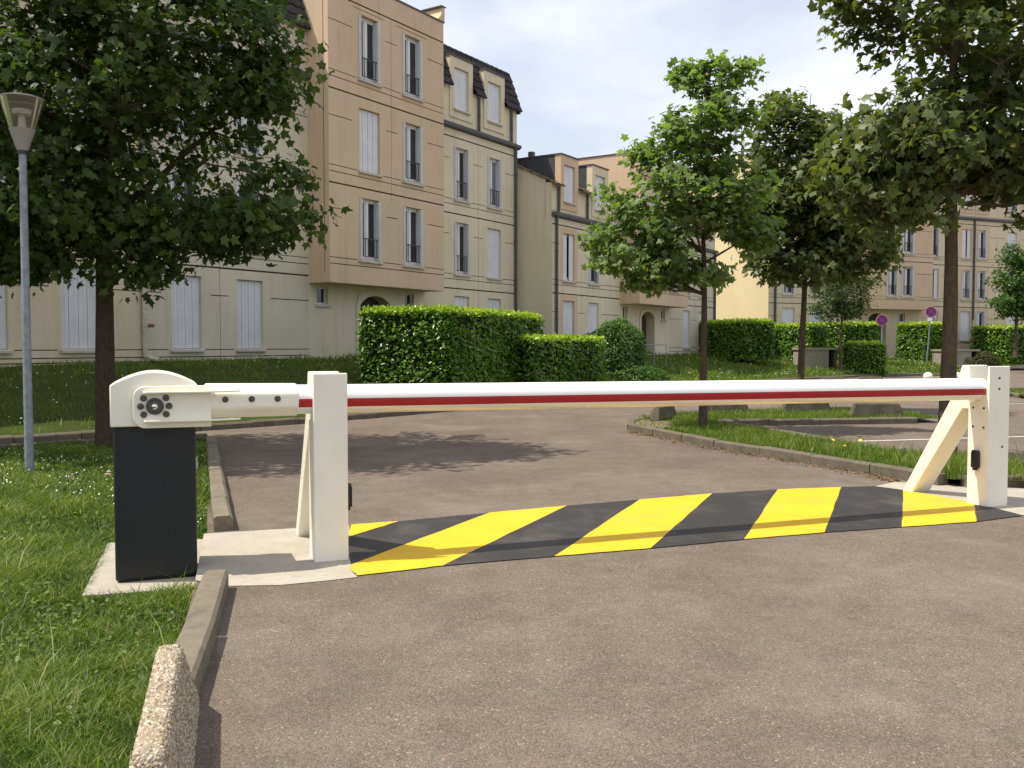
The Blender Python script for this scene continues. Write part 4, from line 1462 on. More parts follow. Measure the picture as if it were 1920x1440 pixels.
def stamp(tv, tf, pos, nrm, spin, size, tone):
    """copies of the leaf template (tv, tf) -> one vertex and face array"""
    ax, ay, az = frames(nrm, spin)
    n, k = len(pos), len(tv)
    sz = size[:, None, None]
    V = pos[:, None, :] + sz * (tv[None, :, 0:1] * ax[:, None, :] + tv[None, :, 1:2] * ay[:, None, :] + tv[None, :, 2:3] * az[:, None, :])
    F = tf[None] + (np.arange(n) * k)[:, None, None]
    return V.reshape(-1, 3), F.reshape(-1, 3), np.repeat(tone, k)


MAPLE_V = np.array([(0.34, 0, 0.02), (0, 0, 0.03), (0.00, 0.34, -0.05), (0.27, 0.27, 0.02), (0.52, 0.50, -0.12), (0.56, 0.22, 0.0), (1.0, 0.02, -0.20),
                    (0.56, -0.22, 0.0), (0.50, -0.48, -0.10), (0.27, -0.27, 0.02), (0.02, -0.34, -0.05)])
MAPLE_F = np.array([(0, i, i + 1) for i in range(1, 10)] + [(0, 10, 1)])[:, ::-1]
OVAL_V = np.array([(0, 0, 0), (0.35, 0.20, 0.05), (0.72, 0.16, 0.02), (1, 0, -0.08), (0.72, -0.16, 0.02), (0.35, -0.20, 0.05), (0.5, 0, -0.02)])
OVAL_F = np.array([(0, 6, 1), (1, 6, 2), (2, 6, 3), (3, 6, 4), (4, 6, 5), (5, 6, 0)])[:, ::-1]
DIA_V = np.array([(0, 0, 0), (0.5, 0.28, 0.06), (1, 0, -0.06), (0.5, -0.28, 0.06)])
DIA_F = np.array([(0, 2, 1), (0, 3, 2)])


def tree(name, label, base, top, r0, blobs, ncl, nleaf, lsize, leaf, bark, seed, first, cl=(0.42, 0.42, 0.26), tmpl=(MAPLE_V, MAPLE_F), nlimb=16, seedfrac=0.04, group='maples', lean=(0, 0), wob=0.06, shell=0.42):
    g_ = np.random.default_rng(seed)
    base = np.array(base, float)
    root = thing(name, label, 'tree', tuple(base), 0, group)
    # trunk and leader, local coordinates
    hz = top - base[2]
    N = 16
    zz = np.concatenate([[-0.15, 0.0, 0.18], np.linspace(0.5, hz, N - 3)])
    zf = np.clip(zz / hz, 0, 1)
    tx = lean[0] * zf + wob * np.sin(zz * 1.3 + seed) * zf ** 0.8
    ty = lean[1] * zf + wob * np.cos(zz * 1.1 + seed * 2) * zf ** 0.8
    tp = np.stack([tx, ty, zz], 1)
    tr = r0 * (1 - 0.93 * np.clip(zz / hz, 0, 1) ** 0.9)
    tr[0] *= 1.35
    tr[1] *= 1.25
    tr[2] *= 1.08
    mb = MB()
    MB().tube([tuple(p) for p in tp], list(tr), 12).obj('trunk', bark, root, smooth=80)
    W_ = np.array([b[6] for b in blobs], float)
    pick = g_.choice(len(blobs), ncl, p=W_ / W_.sum())
    B = np.array([b[:6] for b in blobs], float)[pick]
    d = g_.normal(size=(ncl, 3))
    d /= np.linalg.norm(d, axis=1, keepdims=True)
    rr = g_.random(ncl)[:, None] ** shell
    C_ = B[:, :3] + d * rr * B[:, 3:6] - base
    C_[:, 2] = np.maximum(C_[:, 2], first * 0.72)
    # limbs to far apart clusters, twigs from the nearest limb
    limbs = [int(np.argmax(C_[:, 2]))]
    dmin = np.linalg.norm(C_ - C_[limbs[0]], axis=1)
    for _ in range(min(nlimb, ncl) - 1):
        i = int(np.argmax(dmin))
        limbs.append(i)
        dmin = np.minimum(dmin, np.linalg.norm(C_ - C_[i], axis=1))
    nodes, nrad, along = [], [], []
    for p, r_ in zip(tp, tr):
        if p[2] > first:
            nodes.append(p); nrad.append(r_)

    def limb(mb, a, c, ra, rb, sag, n=6, sides=6):
        mid = (a + c) / 2 + np.array([0, 0, sag])
        pts = []
        for k in range(n + 1):
            t = k / n
            q = a * (1 - t) ** 2 + mid * 2 * t * (1 - t) + c * t * t
            if 0 < k < n:
                q = q + g_.normal(size=3) * 0.03
            pts.append(q)
        rad = [ra + (rb - ra) * (k / n) ** 0.8 for k in range(n + 1)]
        mb.tube([tuple(q) for q in pts], rad, sides, cap=False)
        return pts, rad

    for i in limbs:
        c = C_[i]
        h = math.hypot(c[0], c[1])
        za = min(max(first, c[2] - h * g_.uniform(0.55, 0.95)), hz * 0.93)
        k = np.interp(za, zz, np.arange(N))
        a = np.array([np.interp(za, zz, tx), np.interp(za, zz, ty), za])
        ra = min(np.interp(za, zz, tr) * 0.62, 0.012 + 0.016 * np.linalg.norm(c - a))
        lb = MB()
        pts, rad = limb(lb, a, c, ra, 0.008, -0.10 * h * g_.uniform(0.2, 1.2), 7, 6)
        lb.obj('limb', bark, root, smooth=80)
        for p, r_ in list(zip(pts, rad))[2:]:
            nodes.append(p); nrad.append(r_)
        along += [p + g_.normal(size=3) * 0.12 for p in pts[4:-1]]
    ND = np.array(nodes)
    NR = np.array(nrad)
    for i in range(ncl):
        if i in limbs:
            continue
        c = C_[i]
        dd = np.linalg.norm(ND - c, axis=1) + 2.0 * np.maximum(0, ND[:, 2] - c[2] + 0.05)
        j = int(np.argmin(dd))
        limb(mb, ND[j], c, min(0.016, NR[j] * 0.7), 0.005, -0.03, 3, 4)
    mb.obj('twigs', bark, root, smooth=80)['kind'] = 'stuff'
    # leaves
    n = ncl * nleaf
    # small sprays along the limbs as well
    n0 = ncl
    C_ = np.concatenate([C_, np.array(along)])
    ncl = len(C_)
    ci = np.concatenate([np.repeat(np.arange(n0), nleaf), np.repeat(np.arange(n0, ncl), max(8, nleaf // 3))])
    n = len(ci)
    sc = g_.uniform(0.7, 1.25, ncl)[ci][:, None]
    off = np.clip(g_.normal(size=(n, 3)), -1.7, 1.7) * np.array(cl) * 0.55 * sc
    pos = C_[ci] + off
    out = pos - np.array([np.interp(pos[:, 2], zz, tx), np.interp(pos[:, 2], zz, ty), pos[:, 2] * 0 + hz * 0.45]).T
    out /= np.linalg.norm(out, axis=1, keepdims=True) + 1e-6
    nrm = np.array([0, 0, 0.50]) + out * 0.60 + g_.normal(size=(n, 3)) * 0.60
    sp_ = g_.uniform(0, 2 * math.pi, n)
    size = lsize * g_.uniform(0.65, 1.25, n)
    ct = g_.normal(0, 0.14, ncl)[ci]
    tone = np.clip(0.30 + ct + g_.normal(0, 0.13, n), 0, 0.66)
    seeds = g_.random(n) < seedfrac
    tone[seeds] = g_.uniform(0.85, 1.0, seeds.sum())
    size[seeds] *= 0.40
    nrm[seeds] = g_.normal(size=(seeds.sum(), 3)) + np.array([0, -0.5, 0.1])
    V, F, T = stamp(tmpl[0], tmpl[1], pos, nrm, sp_, size, tone)
    np_obj('crown', V, F, leaf, root, T)
    return root


# ellipsoids: centre x, y, z, radii x, y, z, weight (world coordinates)
tree('maple_tree', 'large dark maple left of the road, beside the lamp post', (-5.66, 12.9, 0.03), 9.6, 0.150,
     [(-6.3, 13.0, 6.3, 2.8, 2.9, 3.2, 5.0), (-5.3, 12.6, 4.6, 1.9, 2.2, 1.7, 3.0), (-7.4, 12.6, 4.4, 2.2, 2.0, 1.7, 2.4), (-6.3, 12.8, 3.2, 2.1, 1.8, 0.50, 1.8), (-8.0, 12.4, 2.9, 1.6, 1.4, 0.5, 1.0),
      (-3.40, 12.5, 5.5, 0.75, 0.8, 0.30, 0.45), (-3.45, 12.5, 4.9, 0.75, 0.8, 0.35, 0.55), (-3.35, 12.5, 3.75, 0.75, 0.7, 0.20, 0.38), (-3.55, 12.5, 3.2, 0.90, 0.7, 0.20, 0.48), (-4.4, 12.5, 2.85, 0.9, 0.7, 0.18, 0.42),
      (-3.9, 12.6, 6.4, 0.9, 1.0, 0.5, 0.65), (-4.2, 12.7, 7.5, 1.0, 1.0, 0.7, 0.6), (-6.6, 12.3, 2.62, 0.9, 0.6, 0.20, 0.35), (-4.95, 12.3, 2.55, 0.55, 0.5, 0.18, 0.28), (-7.3, 12.2, 2.55, 0.8, 0.6, 0.25, 0.4), (-6.3, 13.0, 8.7, 1.7, 1.7, 1.1, 0.8)],
     600, 48, 0.136, 'leaf_dark', 'bark_dark', 11, 2.85, (0.42, 0.42, 0.23), nlimb=34, seedfrac=0.06, group='street maples', lean=(-0.12, 0))
tree('maple_tree', 'bright green slender maple at the island tip', (3.33, 16.05, 0.08), 6.1, 0.078,
     [(2.75, 16.0, 4.05, 1.20, 1.1, 0.65, 1.9), (2.15, 16.0, 3.15, 1.00, 0.9, 0.50, 1.6), (2.6, 16.0, 2.70, 1.0, 0.8, 0.30, 0.8), (3.85, 16.2, 3.9, 0.75, 0.9, 0.70, 1.2), (4.05, 16.2, 3.3, 0.55, 0.6, 0.28, 0.5), (3.3, 16.1, 5.0, 0.85, 0.85, 0.75, 1.9),
      (3.4, 16.1, 5.65, 0.50, 0.55, 0.40, 0.6), (4.05, 16.1, 6.20, 0.36, 0.3, 0.13, 0.22), (3.9, 16.1, 5.45, 0.35, 0.3, 0.14, 0.22), (2.95, 16.0, 6.05, 0.32, 0.3, 0.22, 0.28), (3.35, 16.0, 6.2, 0.25, 0.25, 0.2, 0.2), (3.55, 15.9, 2.5, 0.30, 0.25, 0.10, 0.07), (2.35, 16.0, 4.85, 0.42, 0.4, 0.22, 0.32), (1.75, 16, 4.0, 0.4, 0.4, 0.25, 0.3), (1.5, 16, 3.3, 0.35, 0.4, 0.2, 0.25)],
     260, 30, 0.142, 'leaf_green', 'bark', 5, 2.3, (0.27, 0.27, 0.17), nlimb=22, seedfrac=0.08, group='street maples', lean=(-0.06, 0))
tree('maple_tree', 'middle olive maple forking low behind the parking bay', (6.40, 20.5, 0.08), 7.0, 0.092,
     [(6.6, 20.5, 5.0, 1.6, 1.5, 1.5, 3.0), (5.8, 20.4, 4.5, 0.85, 0.9, 0.9, 1.2), (7.5, 20.4, 4.0, 1.15, 1.1, 1.1, 2.1), (6.1, 20.4, 6.3, 1.0, 0.9, 0.8, 0.9), (6.4, 20.3, 3.3, 1.2, 0.9, 0.4, 1.0)],
     285, 42, 0.158, 'leaf_olive', 'bark', 23, 2.75, (0.37, 0.37, 0.21), nlimb=16, group='street maples', lean=(0.1, 0))
tree('maple_tree', 'tall dark olive maple behind the right barrier post', (5.52, 11.7, 0.08), 8.6, 0.112,
     [(5.85, 11.8, 5.6, 1.35, 1.5, 1.3, 2.8), (4.85, 11.7, 4.05, 0.85, 0.85, 0.65, 1.7), (6.8, 11.8, 4.7, 1.4, 1.3, 0.95, 2.4), (5.6, 11.8, 4.0, 1.3, 1.1, 0.45, 1.5), (4.9, 11.7, 6.2, 1.0, 0.9, 0.75, 1.3),
      (6.3, 11.9, 7.4, 1.5, 1.4, 1.2, 1.4), (4.5, 11.7, 3.6, 0.65, 0.6, 0.55, 1.1), (4.25, 11.7, 5.6, 0.6, 0.5, 0.35, 0.4), (7.2, 11.6, 3.75, 1.0, 0.8, 0.40, 1.0), (5.7, 11.4, 3.85, 1.1, 0.8, 0.35, 0.9), (6.3, 11.6, 3.6, 0.7, 0.7, 0.3, 0.4), (5.0, 11.5, 3.3, 0.35, 0.4, 0.25, 0.28), (6.7, 11.4, 3.2, 0.35, 0.4, 0.2, 0.2), (7.4, 11.5, 3.2, 0.4, 0.4, 0.3, 0.3), (4.55, 11.6, 3.15, 0.35, 0.35, 0.25, 0.25)],
     340, 38, 0.150, 'leaf_olive', 'bark', 31, 3.3, (0.32, 0.32, 0.20), nlimb=24, seedfrac=0.07, group='street maples', lean=(0.05, 0.1))
tree('round_tree', 'small clipped round tree beside the low concrete box', (15.75, 44.3, hfun(15.75, 44.3)), 5.4, 0.095,
     [(15.9, 44.3, 4.2, 1.6, 1.5, 1.25, 1.0), (15.6, 44.3, 3.3, 1.4, 1.3, 0.5, 0.5)], 110, 70, 0.13, 'leaf_far', 'bark', 41, 1.9, (0.36, 0.36, 0.26), (DIA_V, DIA_F), 10, 0.0, 'small trees on the far bank')
tree('round_tree', 'small bright tree at the right edge of the photo', (27.7, 50.9, 1.0), 7.2, 0.10,
     [(27.7, 50.9, 5.2, 1.35, 1.3, 2.0, 1.0), (27.7, 50.9, 3.7, 1.5, 1.3, 0.6, 0.5)], 110, 60, 0.19, 'leaf_bush', 'bark', 43, 1.6, (0.40, 0.40, 0.28), (DIA_V, DIA_F), 10, 0.0, 'small trees on the far bank')


# ------------------------------------------------------------------ hedges and bushes
def hedge(label, corner, ang, ln, th, zt, seed, leaf='leaf_laurel', dens=420, ls=0.115, name='hedge', zb=None, round_=0.10, lump=0.05, cat='hedge', group='clipped hedges', batter=0.12):
    """clipped hedge: corner nearest the camera, ln along the local x, th along the local y"""
    g_ = np.random.default_rng(seed)
    ca, sa = math.cos(ang), math.sin(ang)
    cx, cy = corner[0] + (ca * ln - sa * th) / 2, corner[1] + (sa * ln + ca * th) / 2
    zb = hfun(cx, cy) - 0.15 if zb is None else zb
    h = zt - zb
    root = thing(name, label, cat, (corner[0], corner[1], zb), ang, group)
    i_ = 0.13
    c = MB()
    nx, ny, nz_ = max(2, int(ln / 0.5)), max(2, int(th / 0.5)), 4
    c.box(i_, ln - i_, i_, th - i_, 0, h - i_)
    c.obj('twig_core', 'hedge_core', root, bevel=0.08)
    parts = []
    for (o, e1, e2, nn) in (((0, 0, 0), (ln, 0, 0), (0, 0, h), (0, -1, 0)), ((0, th, 0), (ln, 0, 0), (0, 0, h), (0, 1, 0)), ((0, 0, 0), (0, th, 0), (0, 0, h), (-1, 0, 0)),
                            ((ln, 0, 0), (0, th, 0), (0, 0, h), (1, 0, 0)), ((0, 0, h), (ln, 0, 0), (0, th, 0), (0, 0, 1))):
        o, e1, e2, nn = map(lambda q: np.array(q, float), (o, e1, e2, nn))
        area = np.linalg.norm(e1) * np.linalg.norm(e2)
        n = int(area * dens)
        uv = g_.random((n, 2))
        p = o + uv[:, :1] * e1 + uv[:, 1:] * e2
        bumpv = lump * (np.sin(p[:, 0] * 3.1 + seed) * np.sin(p[:, 1] * 2.7 + 1.3 * seed) + np.sin(p[:, 2] * 4.3 + p[:, 0] * 1.7) * 0.6)
        p = p + nn * (bumpv + g_.normal(0, 0.06, n) - 0.02 + (batter * (0.5 - p[:, 2] / h) if nn[2] < 0.5 else 0))[:, None]
        nrm = nn * 0.55 + np.array([0, 0, 0.75]) + g_.normal(size=(n, 3)) * 0.5
        parts.append((p, nrm))
        if nn[2] > 0.5:                                  # fresh shoots standing up on the top
            k = int(area * dens * 0.55)
            uv = g_.random((k, 2))
            q = o + uv[:, :1] * e1 + uv[:, 1:] * e2 + np.stack([np.zeros(k), np.zeros(k), np.abs(g_.normal(0, 0.06, k))], 1)
            parts.append((q, g_.normal(size=(k, 3)) * np.array([1, 1, 0.4])))
    p = np.concatenate([q[0] for q in parts]); nrm = np.concatenate([q[1] for q in parts])
    # soften the edges of the box
    ctr = np.array([ln / 2, th / 2, h / 2]); ext = np.array([ln / 2, th / 2, h / 2])
    rel = (p - ctr)
    over = np.maximum(0, np.abs(rel) - (ext - round_ * 2.0))
    over[:, 2] = np.where(rel[:, 2] < 0, 0, over[:, 2])
    rad = np.linalg.norm(over, axis=1)
    lim = round_ * 2.0
    f_ = np.where(rad > lim, lim / np.maximum(rad, 1e-6), 1.0)
    p = ctr + np.sign(rel) * (np.abs(rel) - over * (1 - f_[:, None]))
    tone = np.clip(0.33 + 0.10 * np.sin(p[:, 0] * 1.9 + seed) + g_.normal(0, 0.18, len(p)) + 0.55 * (p[:, 2] > h - 0.10), 0, 1)   # new growth and sunlight on the clipped top, both put into the tone
    size = ls * g_.uniform(0.6, 1.25, len(p))
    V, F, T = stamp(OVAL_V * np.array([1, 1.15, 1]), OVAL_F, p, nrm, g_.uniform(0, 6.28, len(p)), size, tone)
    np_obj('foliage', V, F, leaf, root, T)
    return root


def bush(label, c, r3, seed, leaf, n, ls, name='bush', group='loose shrubs', core=True):
    g_ = np.random.default_rng(seed)
    z = hfun(c[0], c[1]) - 0.1
    root = thing(name, label, 'shrub', (c[0], c[1], z), 0, group)
    d = g_.normal(size=(n, 3))
    d[:, 2] = np.abs(d[:, 2])
    d /= (np.abs(d) ** 2.8).sum(1, keepdims=True) ** (1 / 2.8)
    lobes = 1 + 0.07 * np.sin(d[:, 0] * 5 + seed) * np.sin(d[:, 1] * 4 + seed * 2) + 0.06 * np.sin(d[:, 2] * 7 + d[:, 0] * 3)
    p = d * np.array(r3) * (lobes * g_.uniform(0.84, 1.05, n))[:, None]
    nrm = d * 0.7 + np.array([0, 0, 0.4]) + g_.normal(size=(n, 3)) * 0.5
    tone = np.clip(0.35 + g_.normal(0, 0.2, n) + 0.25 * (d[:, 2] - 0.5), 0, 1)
    V, F, T = stamp(DIA_V, DIA_F, p, nrm, g_.uniform(0, 6.28, n), ls * g_.uniform(0.6, 1.3, n), tone)
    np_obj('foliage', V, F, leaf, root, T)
    mb = MB()
    for k in range(16):
        e = d[k] * np.array(r3) * 0.85
        mb.tube([(0.05 * math.cos(k), 0.05 * math.sin(k), -0.1), tuple(e * 0.5 + np.array([0, 0, 0.1])), tuple(e)], [0.02, 0.014, 0.006], 5)
    if core:
        pts = [(0, 0, r3[2] * 0.78 * math.sin(R(a))) for a in range(0, 91, 15)]
        mb.tube(pts, [max(0.02, 0.74 * min(r3[0], r3[1]) * math.cos(R(a))) for a in range(0, 91, 15)], 12)
    mb.obj('stems', 'hedge_core', root)
    return root


A1 = ANG
# the tall hedge by the entrance: left face sunny, right face along the road in shade
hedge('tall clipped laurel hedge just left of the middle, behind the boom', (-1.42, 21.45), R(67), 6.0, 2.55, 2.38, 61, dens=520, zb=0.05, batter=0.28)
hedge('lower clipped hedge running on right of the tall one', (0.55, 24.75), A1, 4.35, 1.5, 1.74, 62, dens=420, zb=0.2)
bush('rounded green shrub right of the low hedge', (3.65, 33.4), (1.10, 1.0, 1.85), 63, 'leaf_bush', 12000, 0.11)
bush('straggly low shrub at the foot of the rounded green one', (4.35, 32.4), (1.2, 0.5, 0.55), 64, 'leaf_bush', 3000, 0.10)
A3 = ANGE
hedge('tall hedge left of the middle maple, darker towards the right', (11.25, 44.6), A3, 1.75, 6.6, 2.72, 65, dens=300, ls=0.15)
hedge('clipped hedge directly behind the middle maple trunk', (15.1, 46.9), A3, 1.2, 3.6, 2.60, 66, dens=300, ls=0.15)
hedge('clipped hedge between the round tree and the left sign', (17.9, 49.6), A3, 2.4, 3.0, 2.72, 67, dens=300, ls=0.15)
hedge('low rounded hedge block in front of the left sign', (16.25, 44.7), R(3), 2.0, 1.2, 1.66, 68, dens=340, ls=0.13, round_=0.22)
hedge('clipped hedge directly behind the right sign', (23.6, 52.6), A3, 1.5, 2.3, 2.78, 69, dens=300, ls=0.15)
hedge('clipped hedge at the right edge below the small tree', (29.6, 55.3), A3, 5.0, 2.6, 2.66, 70, dens=220, ls=0.17)
bush('brownish dry shrub right of the thick trunk', (25.0, 49.4), (1.05, 0.8, 1.05), 71, 'leaf_brown', 3500, 0.12)


# ------------------------------------------------------------------ grass
def inside(poly, x, y):
    n = len(poly)
    c = np.zeros(len(x), bool)
    j = n - 1
    for i in range(n):
        xi, yi = poly[i]; xj, yj = poly[j]
        t = ((yi > y) != (yj > y)) & (x < (xj - xi) * (y - yi) / (yj - yi + 1e-12) + xi)
        c ^= t
        j = i
    return c


def blades(p, h, wd, g_, flat=0.55):
    """bent blades, two segments each, as triangles"""
    n = len(p)
    a = g_.uniform(0, 2 * math.pi, n)
    dx, dy = np.cos(a), np.sin(a)
    b = g_.uniform(0, 2 * math.pi, n)
    ln = np.abs(g_.normal(flat, 0.3, n)) * h
    lx, ly = np.cos(b) * ln, np.sin(b) * ln
    V = np.zeros((n, 5, 3))
    V[:, 0] = p + np.stack([-dx * wd, -dy * wd, 0 * h], 1)
    V[:, 1] = p + np.stack([dx * wd, dy * wd, 0 * h], 1)
    m_ = p + np.stack([lx * 0.35, ly * 0.35, h * 0.62], 1)
    V[:, 2] = m_ + np.stack([-dx * wd * 0.75, -dy * wd * 0.75, 0 * h], 1)
    V[:, 3] = m_ + np.stack([dx * wd * 0.75, dy * wd * 0.75, 0 * h], 1)
    V[:, 4] = p + np.stack([lx, ly, h], 1)
    F = np.array([(0, 1, 3), (0, 3, 2), (2, 3, 4)])[None] + (np.arange(n) * 5)[:, None, None]
    return V.reshape(-1, 3), F.reshape(-1, 3)


def patch(x, y, s=1.0, seed=0.0):
    return 0.5 + 0.5 * np.sin(x * 1.7 * s + 1.3 * np.sin(y * 1.1 * s + seed) + seed) * np.sin(y * 1.9 * s + 1.1 * np.sin(x * 1.3 * s) + 2 * seed)


def grass_obj(label, P_, h, wd, tone, g_, flat=0.55):
    V, F = blades(P_, h, wd, g_, flat)
    o = np_obj('grass', V, F, 'grass', None, np.repeat(tone, 5))
    return tag(o, label, 'grass', kind='stuff')


def scatter_poly(poly, bounds, n, g_, dens=None):
    x = g_.uniform(bounds[0], bounds[1], n)
    y = g_.uniform(bounds[2], bounds[3], n)
    k = inside(poly, x, y)
    x, y = x[k], y[k]
    if dens is not None:
        k = g_.random(len(x)) < dens(x, y)
        x, y = x[k], y[k]
    return x, y


gg = np.random.default_rng(99)
# near lawn: denser towards the camera
PX, PY = [], []
for (bd, n) in (((-3.4, -0.6, 1.9, 4.0), 52000), ((-4.6, -1.2, 4.0, 6.5), 62000), ((-6.5, -1.8, 6.5, 9.5), 62000), ((-9.0, -2.4, 9.5, 14.4), 60000)):
    x, y = scatter_poly(NEAR_LAWN, bd, n, gg)
    k = (x / y > -0.62) & ~inside(PLINTH, x, y)
    PX.append(x[k]); PY.append(y[k])
x, y = np.concatenate(PX), np.concatenate(PY)
pt = patch(x, y, 1.0, 0.4)
pt2 = patch(x, y, 3.1, 1.7)
far = np.clip((y - 4) / 8, 0, 1)
h = (0.030 + 0.040 * pt * pt2 + 0.022 * pt) * gg.uniform(0.6, 1.5, len(x)) * (1 + 0.25 * far)
tall = gg.random(len(x)) < 0.012
h[tall] *= 2.3
tone = np.clip(0.08 + 0.32 * pt2 + 0.20 * pt + gg.normal(0, 0.17, len(x)), 0, 0.85)
dry = gg.random(len(x)) < 0.06
tone[dry] = gg.uniform(0.75, 1.0, dry.sum())
grass_obj('short green lawn grass left of the barrier', np.stack([x, y, zlawn(x, y) - 0.002], 1), h, 0.0022 + 0.0032 * far + 0.001 * gg.random(len(x)), tone, gg, 1.1)

# broad leaves of clover, plantain among the grass
k = gg.choice(len(x), 9000)
cp = np.stack([x[k] + gg.normal(0, 0.03, 9000), y[k] + gg.normal(0, 0.03, 9000), zlawn(x[k], y[k]) + 0.005 + gg.random(9000) * 0.045], 1)
keep = inside(NEAR_LAWN, cp[:, 0], cp[:, 1]) & ~inside(PLINTH, cp[:, 0], cp[:, 1]) & (patch(cp[:, 0], cp[:, 1], 1.6, 2.2) > 0.45)
cp = cp[keep]
V, F, T = stamp(OVAL_V * np.array([1, 1.5, 1]), OVAL_F, cp, np.array([0, 0, 1.0]) + gg.normal(size=cp.shape) * 0.35, gg.uniform(0, 6.28, len(cp)), gg.uniform(0.015, 0.035, len(cp)) * (1 + 0.05 * cp[:, 1]), gg.uniform(0.25, 0.6, len(cp)))
tag(np_obj('clover', V, F, 'grass', None, T), 'clover leaves mixed into the near lawn', 'clover', kind='stuff')

# bank
nb_ = 150000
si = gg.uniform(0, nS - 1.001, nb_)
# more of the samples where the bank is close
keep = gg.random(nb_) < np.interp(si / nS, [0, 0.15, 0.35, 1], [0.15, 1, 1, 0.8])
si = si[keep]
i0 = si.astype(int); fr = (si - i0)[:, None]
SPN = np.array([(p.x, p.y) for p in sp]); DN = np.array(DIRS)
bp_ = SPN[i0] * (1 - fr) + SPN[i0 + 1] * fr
dn = DN[i0] * (1 - fr) + DN[i0 + 1] * fr
tt = gg.random(len(si)) ** 0.85 * 11.0 + 0.1
q = bp_ + dn * tt[:, None]
BX, BY_, BT = q[:, 0], q[:, 1], tt
keep = (np.abs(BX / np.maximum(BY_, 1)) < 0.62) & (BY_ > 5)
BX, BY_ = BX[keep], BY_[keep]


def hvec(x, y):
    p = np.stack([x, y], 1)[:, None, :]
    a, b = FK[None, :-1], FK[None, 1:]
    ab = b - a
    t = np.clip(((p - a) * ab).sum(2) / (ab * ab).sum(2), 0, 1)
    d = np.sqrt((((a + ab * t[..., None]) - p) ** 2).sum(2)).min(1)
    s_ = np.clip((x - 4) / 12, 0, 1); s_ = s_ * s_ * (3 - 2 * s_)
    amp = 0.98 + 0.42 * s_; s2 = np.clip((x - 4) / 8, 0, 1); kk = 6.0 + 5.0 * s2 * s2 * (3 - 2 * s2)
    e = np.clip((d - 0.1) / kk, 0, 1); e = e * e * (3 - 2 * e)
    return 0.11 + amp * (0.35 * np.minimum(1, d / kk) + 0.65 * e) + 0.02 * np.sin(x * 1.7) * np.sin(y * 1.3)


BZ = hvec(BX, BY_) - 0.02
far = np.clip((BY_ - 14) / 30, 0, 1)
pt = patch(BX, BY_, 0.8, 1.1); pt2 = patch(BX, BY_, 2.3, 0.2)
h = (0.07 + 0.09 * pt * pt2) * gg.uniform(0.6, 1.5, len(BX)) * (1 + 0.5 * far)
tone = np.clip(0.22 + 0.25 * pt2 + 0.15 * pt + gg.normal(0, 0.12, len(BX)), 0, 0.85)
grass_obj('meadow grass on the bank before the apartment blocks', np.stack([BX, BY_, BZ], 1), h, 0.006 + 0.012 * far, tone, gg, 0.6)

# island and strip
x1_, y1_ = scatter_poly(ISLAND, (2.0, 9, 9.5, 21), 78000, gg)
x2_, y2_ = scatter_poly(STRIP, (14, 22, 25.5, 31.5), 9000, gg)
x, y = np.concatenate([x1_, x2_]), np.concatenate([y1_, y2_])
bare = inside([(2.0, 16.7), (2.5, 15.4), (2.9, 16.2), (2.9, 17.4), (2.4, 17.8)], x, y) & (gg.random(len(x)) < 0.85)
x, y = x[~bare], y[~bare]
pt = patch(x, y, 1.3, 0.7); pt2 = patch(x, y, 3.0, 2.9)
lush = np.clip((14.0 - y) / 4, 0, 1) * (x < 7)
h = (0.045 + 0.06 * pt * pt2 + 0.10 * lush * pt2) * gg.uniform(0.6, 1.5, len(x))
tall = gg.random(len(x)) < 0.03
h[tall] *= 2.0
tone = np.clip(0.25 + 0.25 * pt2 + 0.15 * pt + gg.normal(0, 0.13, len(x)), 0, 0.85)
dry = gg.random(len(x)) < 0.05
tone[dry] = gg.uniform(0.75, 1.0, dry.sum())
grass_obj('uneven grass and weeds on the traffic islands', np.stack([x, y, np.full(len(x), 0.083)], 1), h, np.full(len(x), 0.0048), tone, gg, 0.55)

# daisies: tiny flower heads
def flowers(name, label, P_, rad, mat, g_):
    n = len(P_)
    k = 7
    tv = np.array([(0, 0, 0.15)] + [(math.cos(2 * math.pi * i / k), math.sin(2 * math.pi * i / k), 0) for i in range(k)])
    tf = np.array([(0, 1 + i, 1 + (i + 1) % k) for i in range(k)])
    V, F, T = stamp(tv, tf, P_, np.array([0, -0.3, 1.0]) + g_.normal(size=(n, 3)) * 0.25, g_.uniform(0, 6, n), rad, np.zeros(n))
    return tag(np_obj(name, V, F, mat), label, 'flowers', kind='stuff')


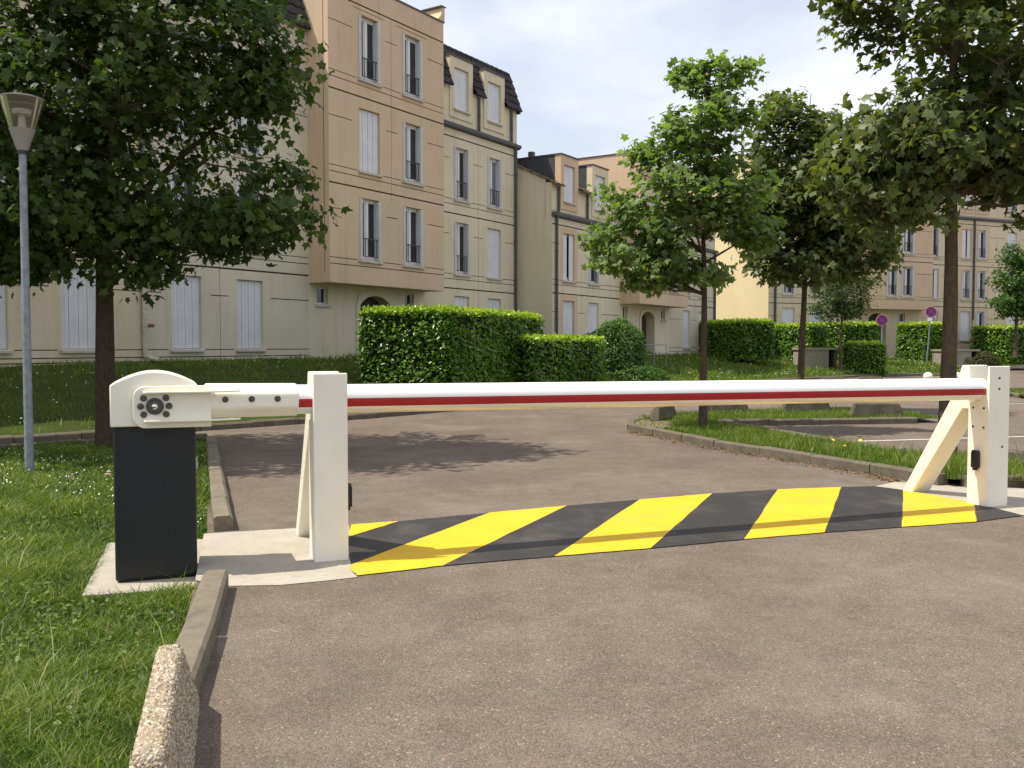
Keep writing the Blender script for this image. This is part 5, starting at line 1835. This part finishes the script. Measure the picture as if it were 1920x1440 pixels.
k = gg.choice(len(BX), 3000)
kx, ky = BX[k], BY_[k]
kk = patch(kx, ky, 0.9, 3.3) > 0.35
kx, ky = kx[kk], ky[kk]
flowers('daisies', 'white daisies dotted over the grassy bank', np.stack([kx, ky, hvec(kx, ky) + 0.10 + gg.random(len(kx)) * 0.05], 1), 0.010 + 0.0003 * ky * gg.uniform(0.4, 1.2, len(kx)), 'petal', gg)
x, y = scatter_poly(NEAR_LAWN, (-7, -2.6, 7.0, 14.3), 1500, gg)
k = patch(x, y, 1.2, 1.0) > 0.5
x, y = x[k], y[k]
flowers('lawn_daisies', 'small white flowers in the near lawn', np.stack([x, y, zlawn(x, y) + 0.05 + gg.random(len(x)) * 0.03], 1), gg.uniform(0.004, 0.009, len(x)), 'petal', gg)
x, y = gg.normal(-3.9, 0.35, 26), gg.normal(9.9, 0.45, 26)
flowers('pink_clover', 'pink clover heads in the lawn beside the cabinet', np.stack([x, y, zlawn(x, y) + 0.08 + gg.random(26) * 0.04], 1), gg.uniform(0.010, 0.018, 26), 'clover', gg)
fx = np.array([(4.16, 12.0), (4.20, 12.05), (4.5, 11.9), (4.40, 12.2), (3.9, 12.6)])
flowers('dandelions', 'yellow dandelions on the island', np.stack([fx[:, 0], fx[:, 1], np.array([0.30, 0.27, 0.28, 0.18, 0.16])], 1), np.full(5, 0.024), 'dandelion', gg)

# dry leaves blown against the island kerb
n = 900
t = gg.random(n)
KX = np.interp(t, np.linspace(0, 1, 7), [2.2, 2.43, 2.91, 3.34, 3.94, 4.3, 4.4]); KY = np.interp(t, np.linspace(0, 1, 7), [16.0, 15.4, 13.75, 12.85, 11.5, 10.6, 10.2])
off = np.abs(gg.normal(0, 0.10, n)) + 0.10
P_ = np.stack([KX - off * 0.93, KY - off * 0.36, 0.006 + gg.random(n) * 0.012], 1)
V, F, T = stamp(OVAL_V * np.array([1, 1.4, 1.2]), OVAL_F, P_, np.array([0, 0, 1.0]) + gg.normal(size=(n, 3)) * 0.3, gg.uniform(0, 6.28, n), gg.uniform(0.02, 0.05, n), gg.random(n))
tag(np_obj('dry_leaves', V, F, 'litter', None, T), 'dry brown leaves along the island kerb', 'leaves', kind='stuff')
# loose grit on the near asphalt
n = 1500
x = gg.uniform(-1.3, 4.2, n); y = gg.uniform(2.3, 7.0, n)
k = (x > -0.9 - (y - 2.3) * 0.2) & (x / y < 0.7)
x, y = x[k], y[k]
P_ = np.stack([x, y, np.full(len(x), 0.001)], 1)
V, F, T = stamp(oct_v, oct_f, P_, np.array([0, 0, 1.0]) + gg.normal(size=(len(x), 3)) * 0.2, gg.uniform(0, 6, len(x)), gg.uniform(0.0018, 0.0045, len(x)), gg.random(len(x)))
tag(np_obj('grit', V, F, 'pebble', None, T), 'loose pale grit scattered on the asphalt', 'grit', kind='stuff')
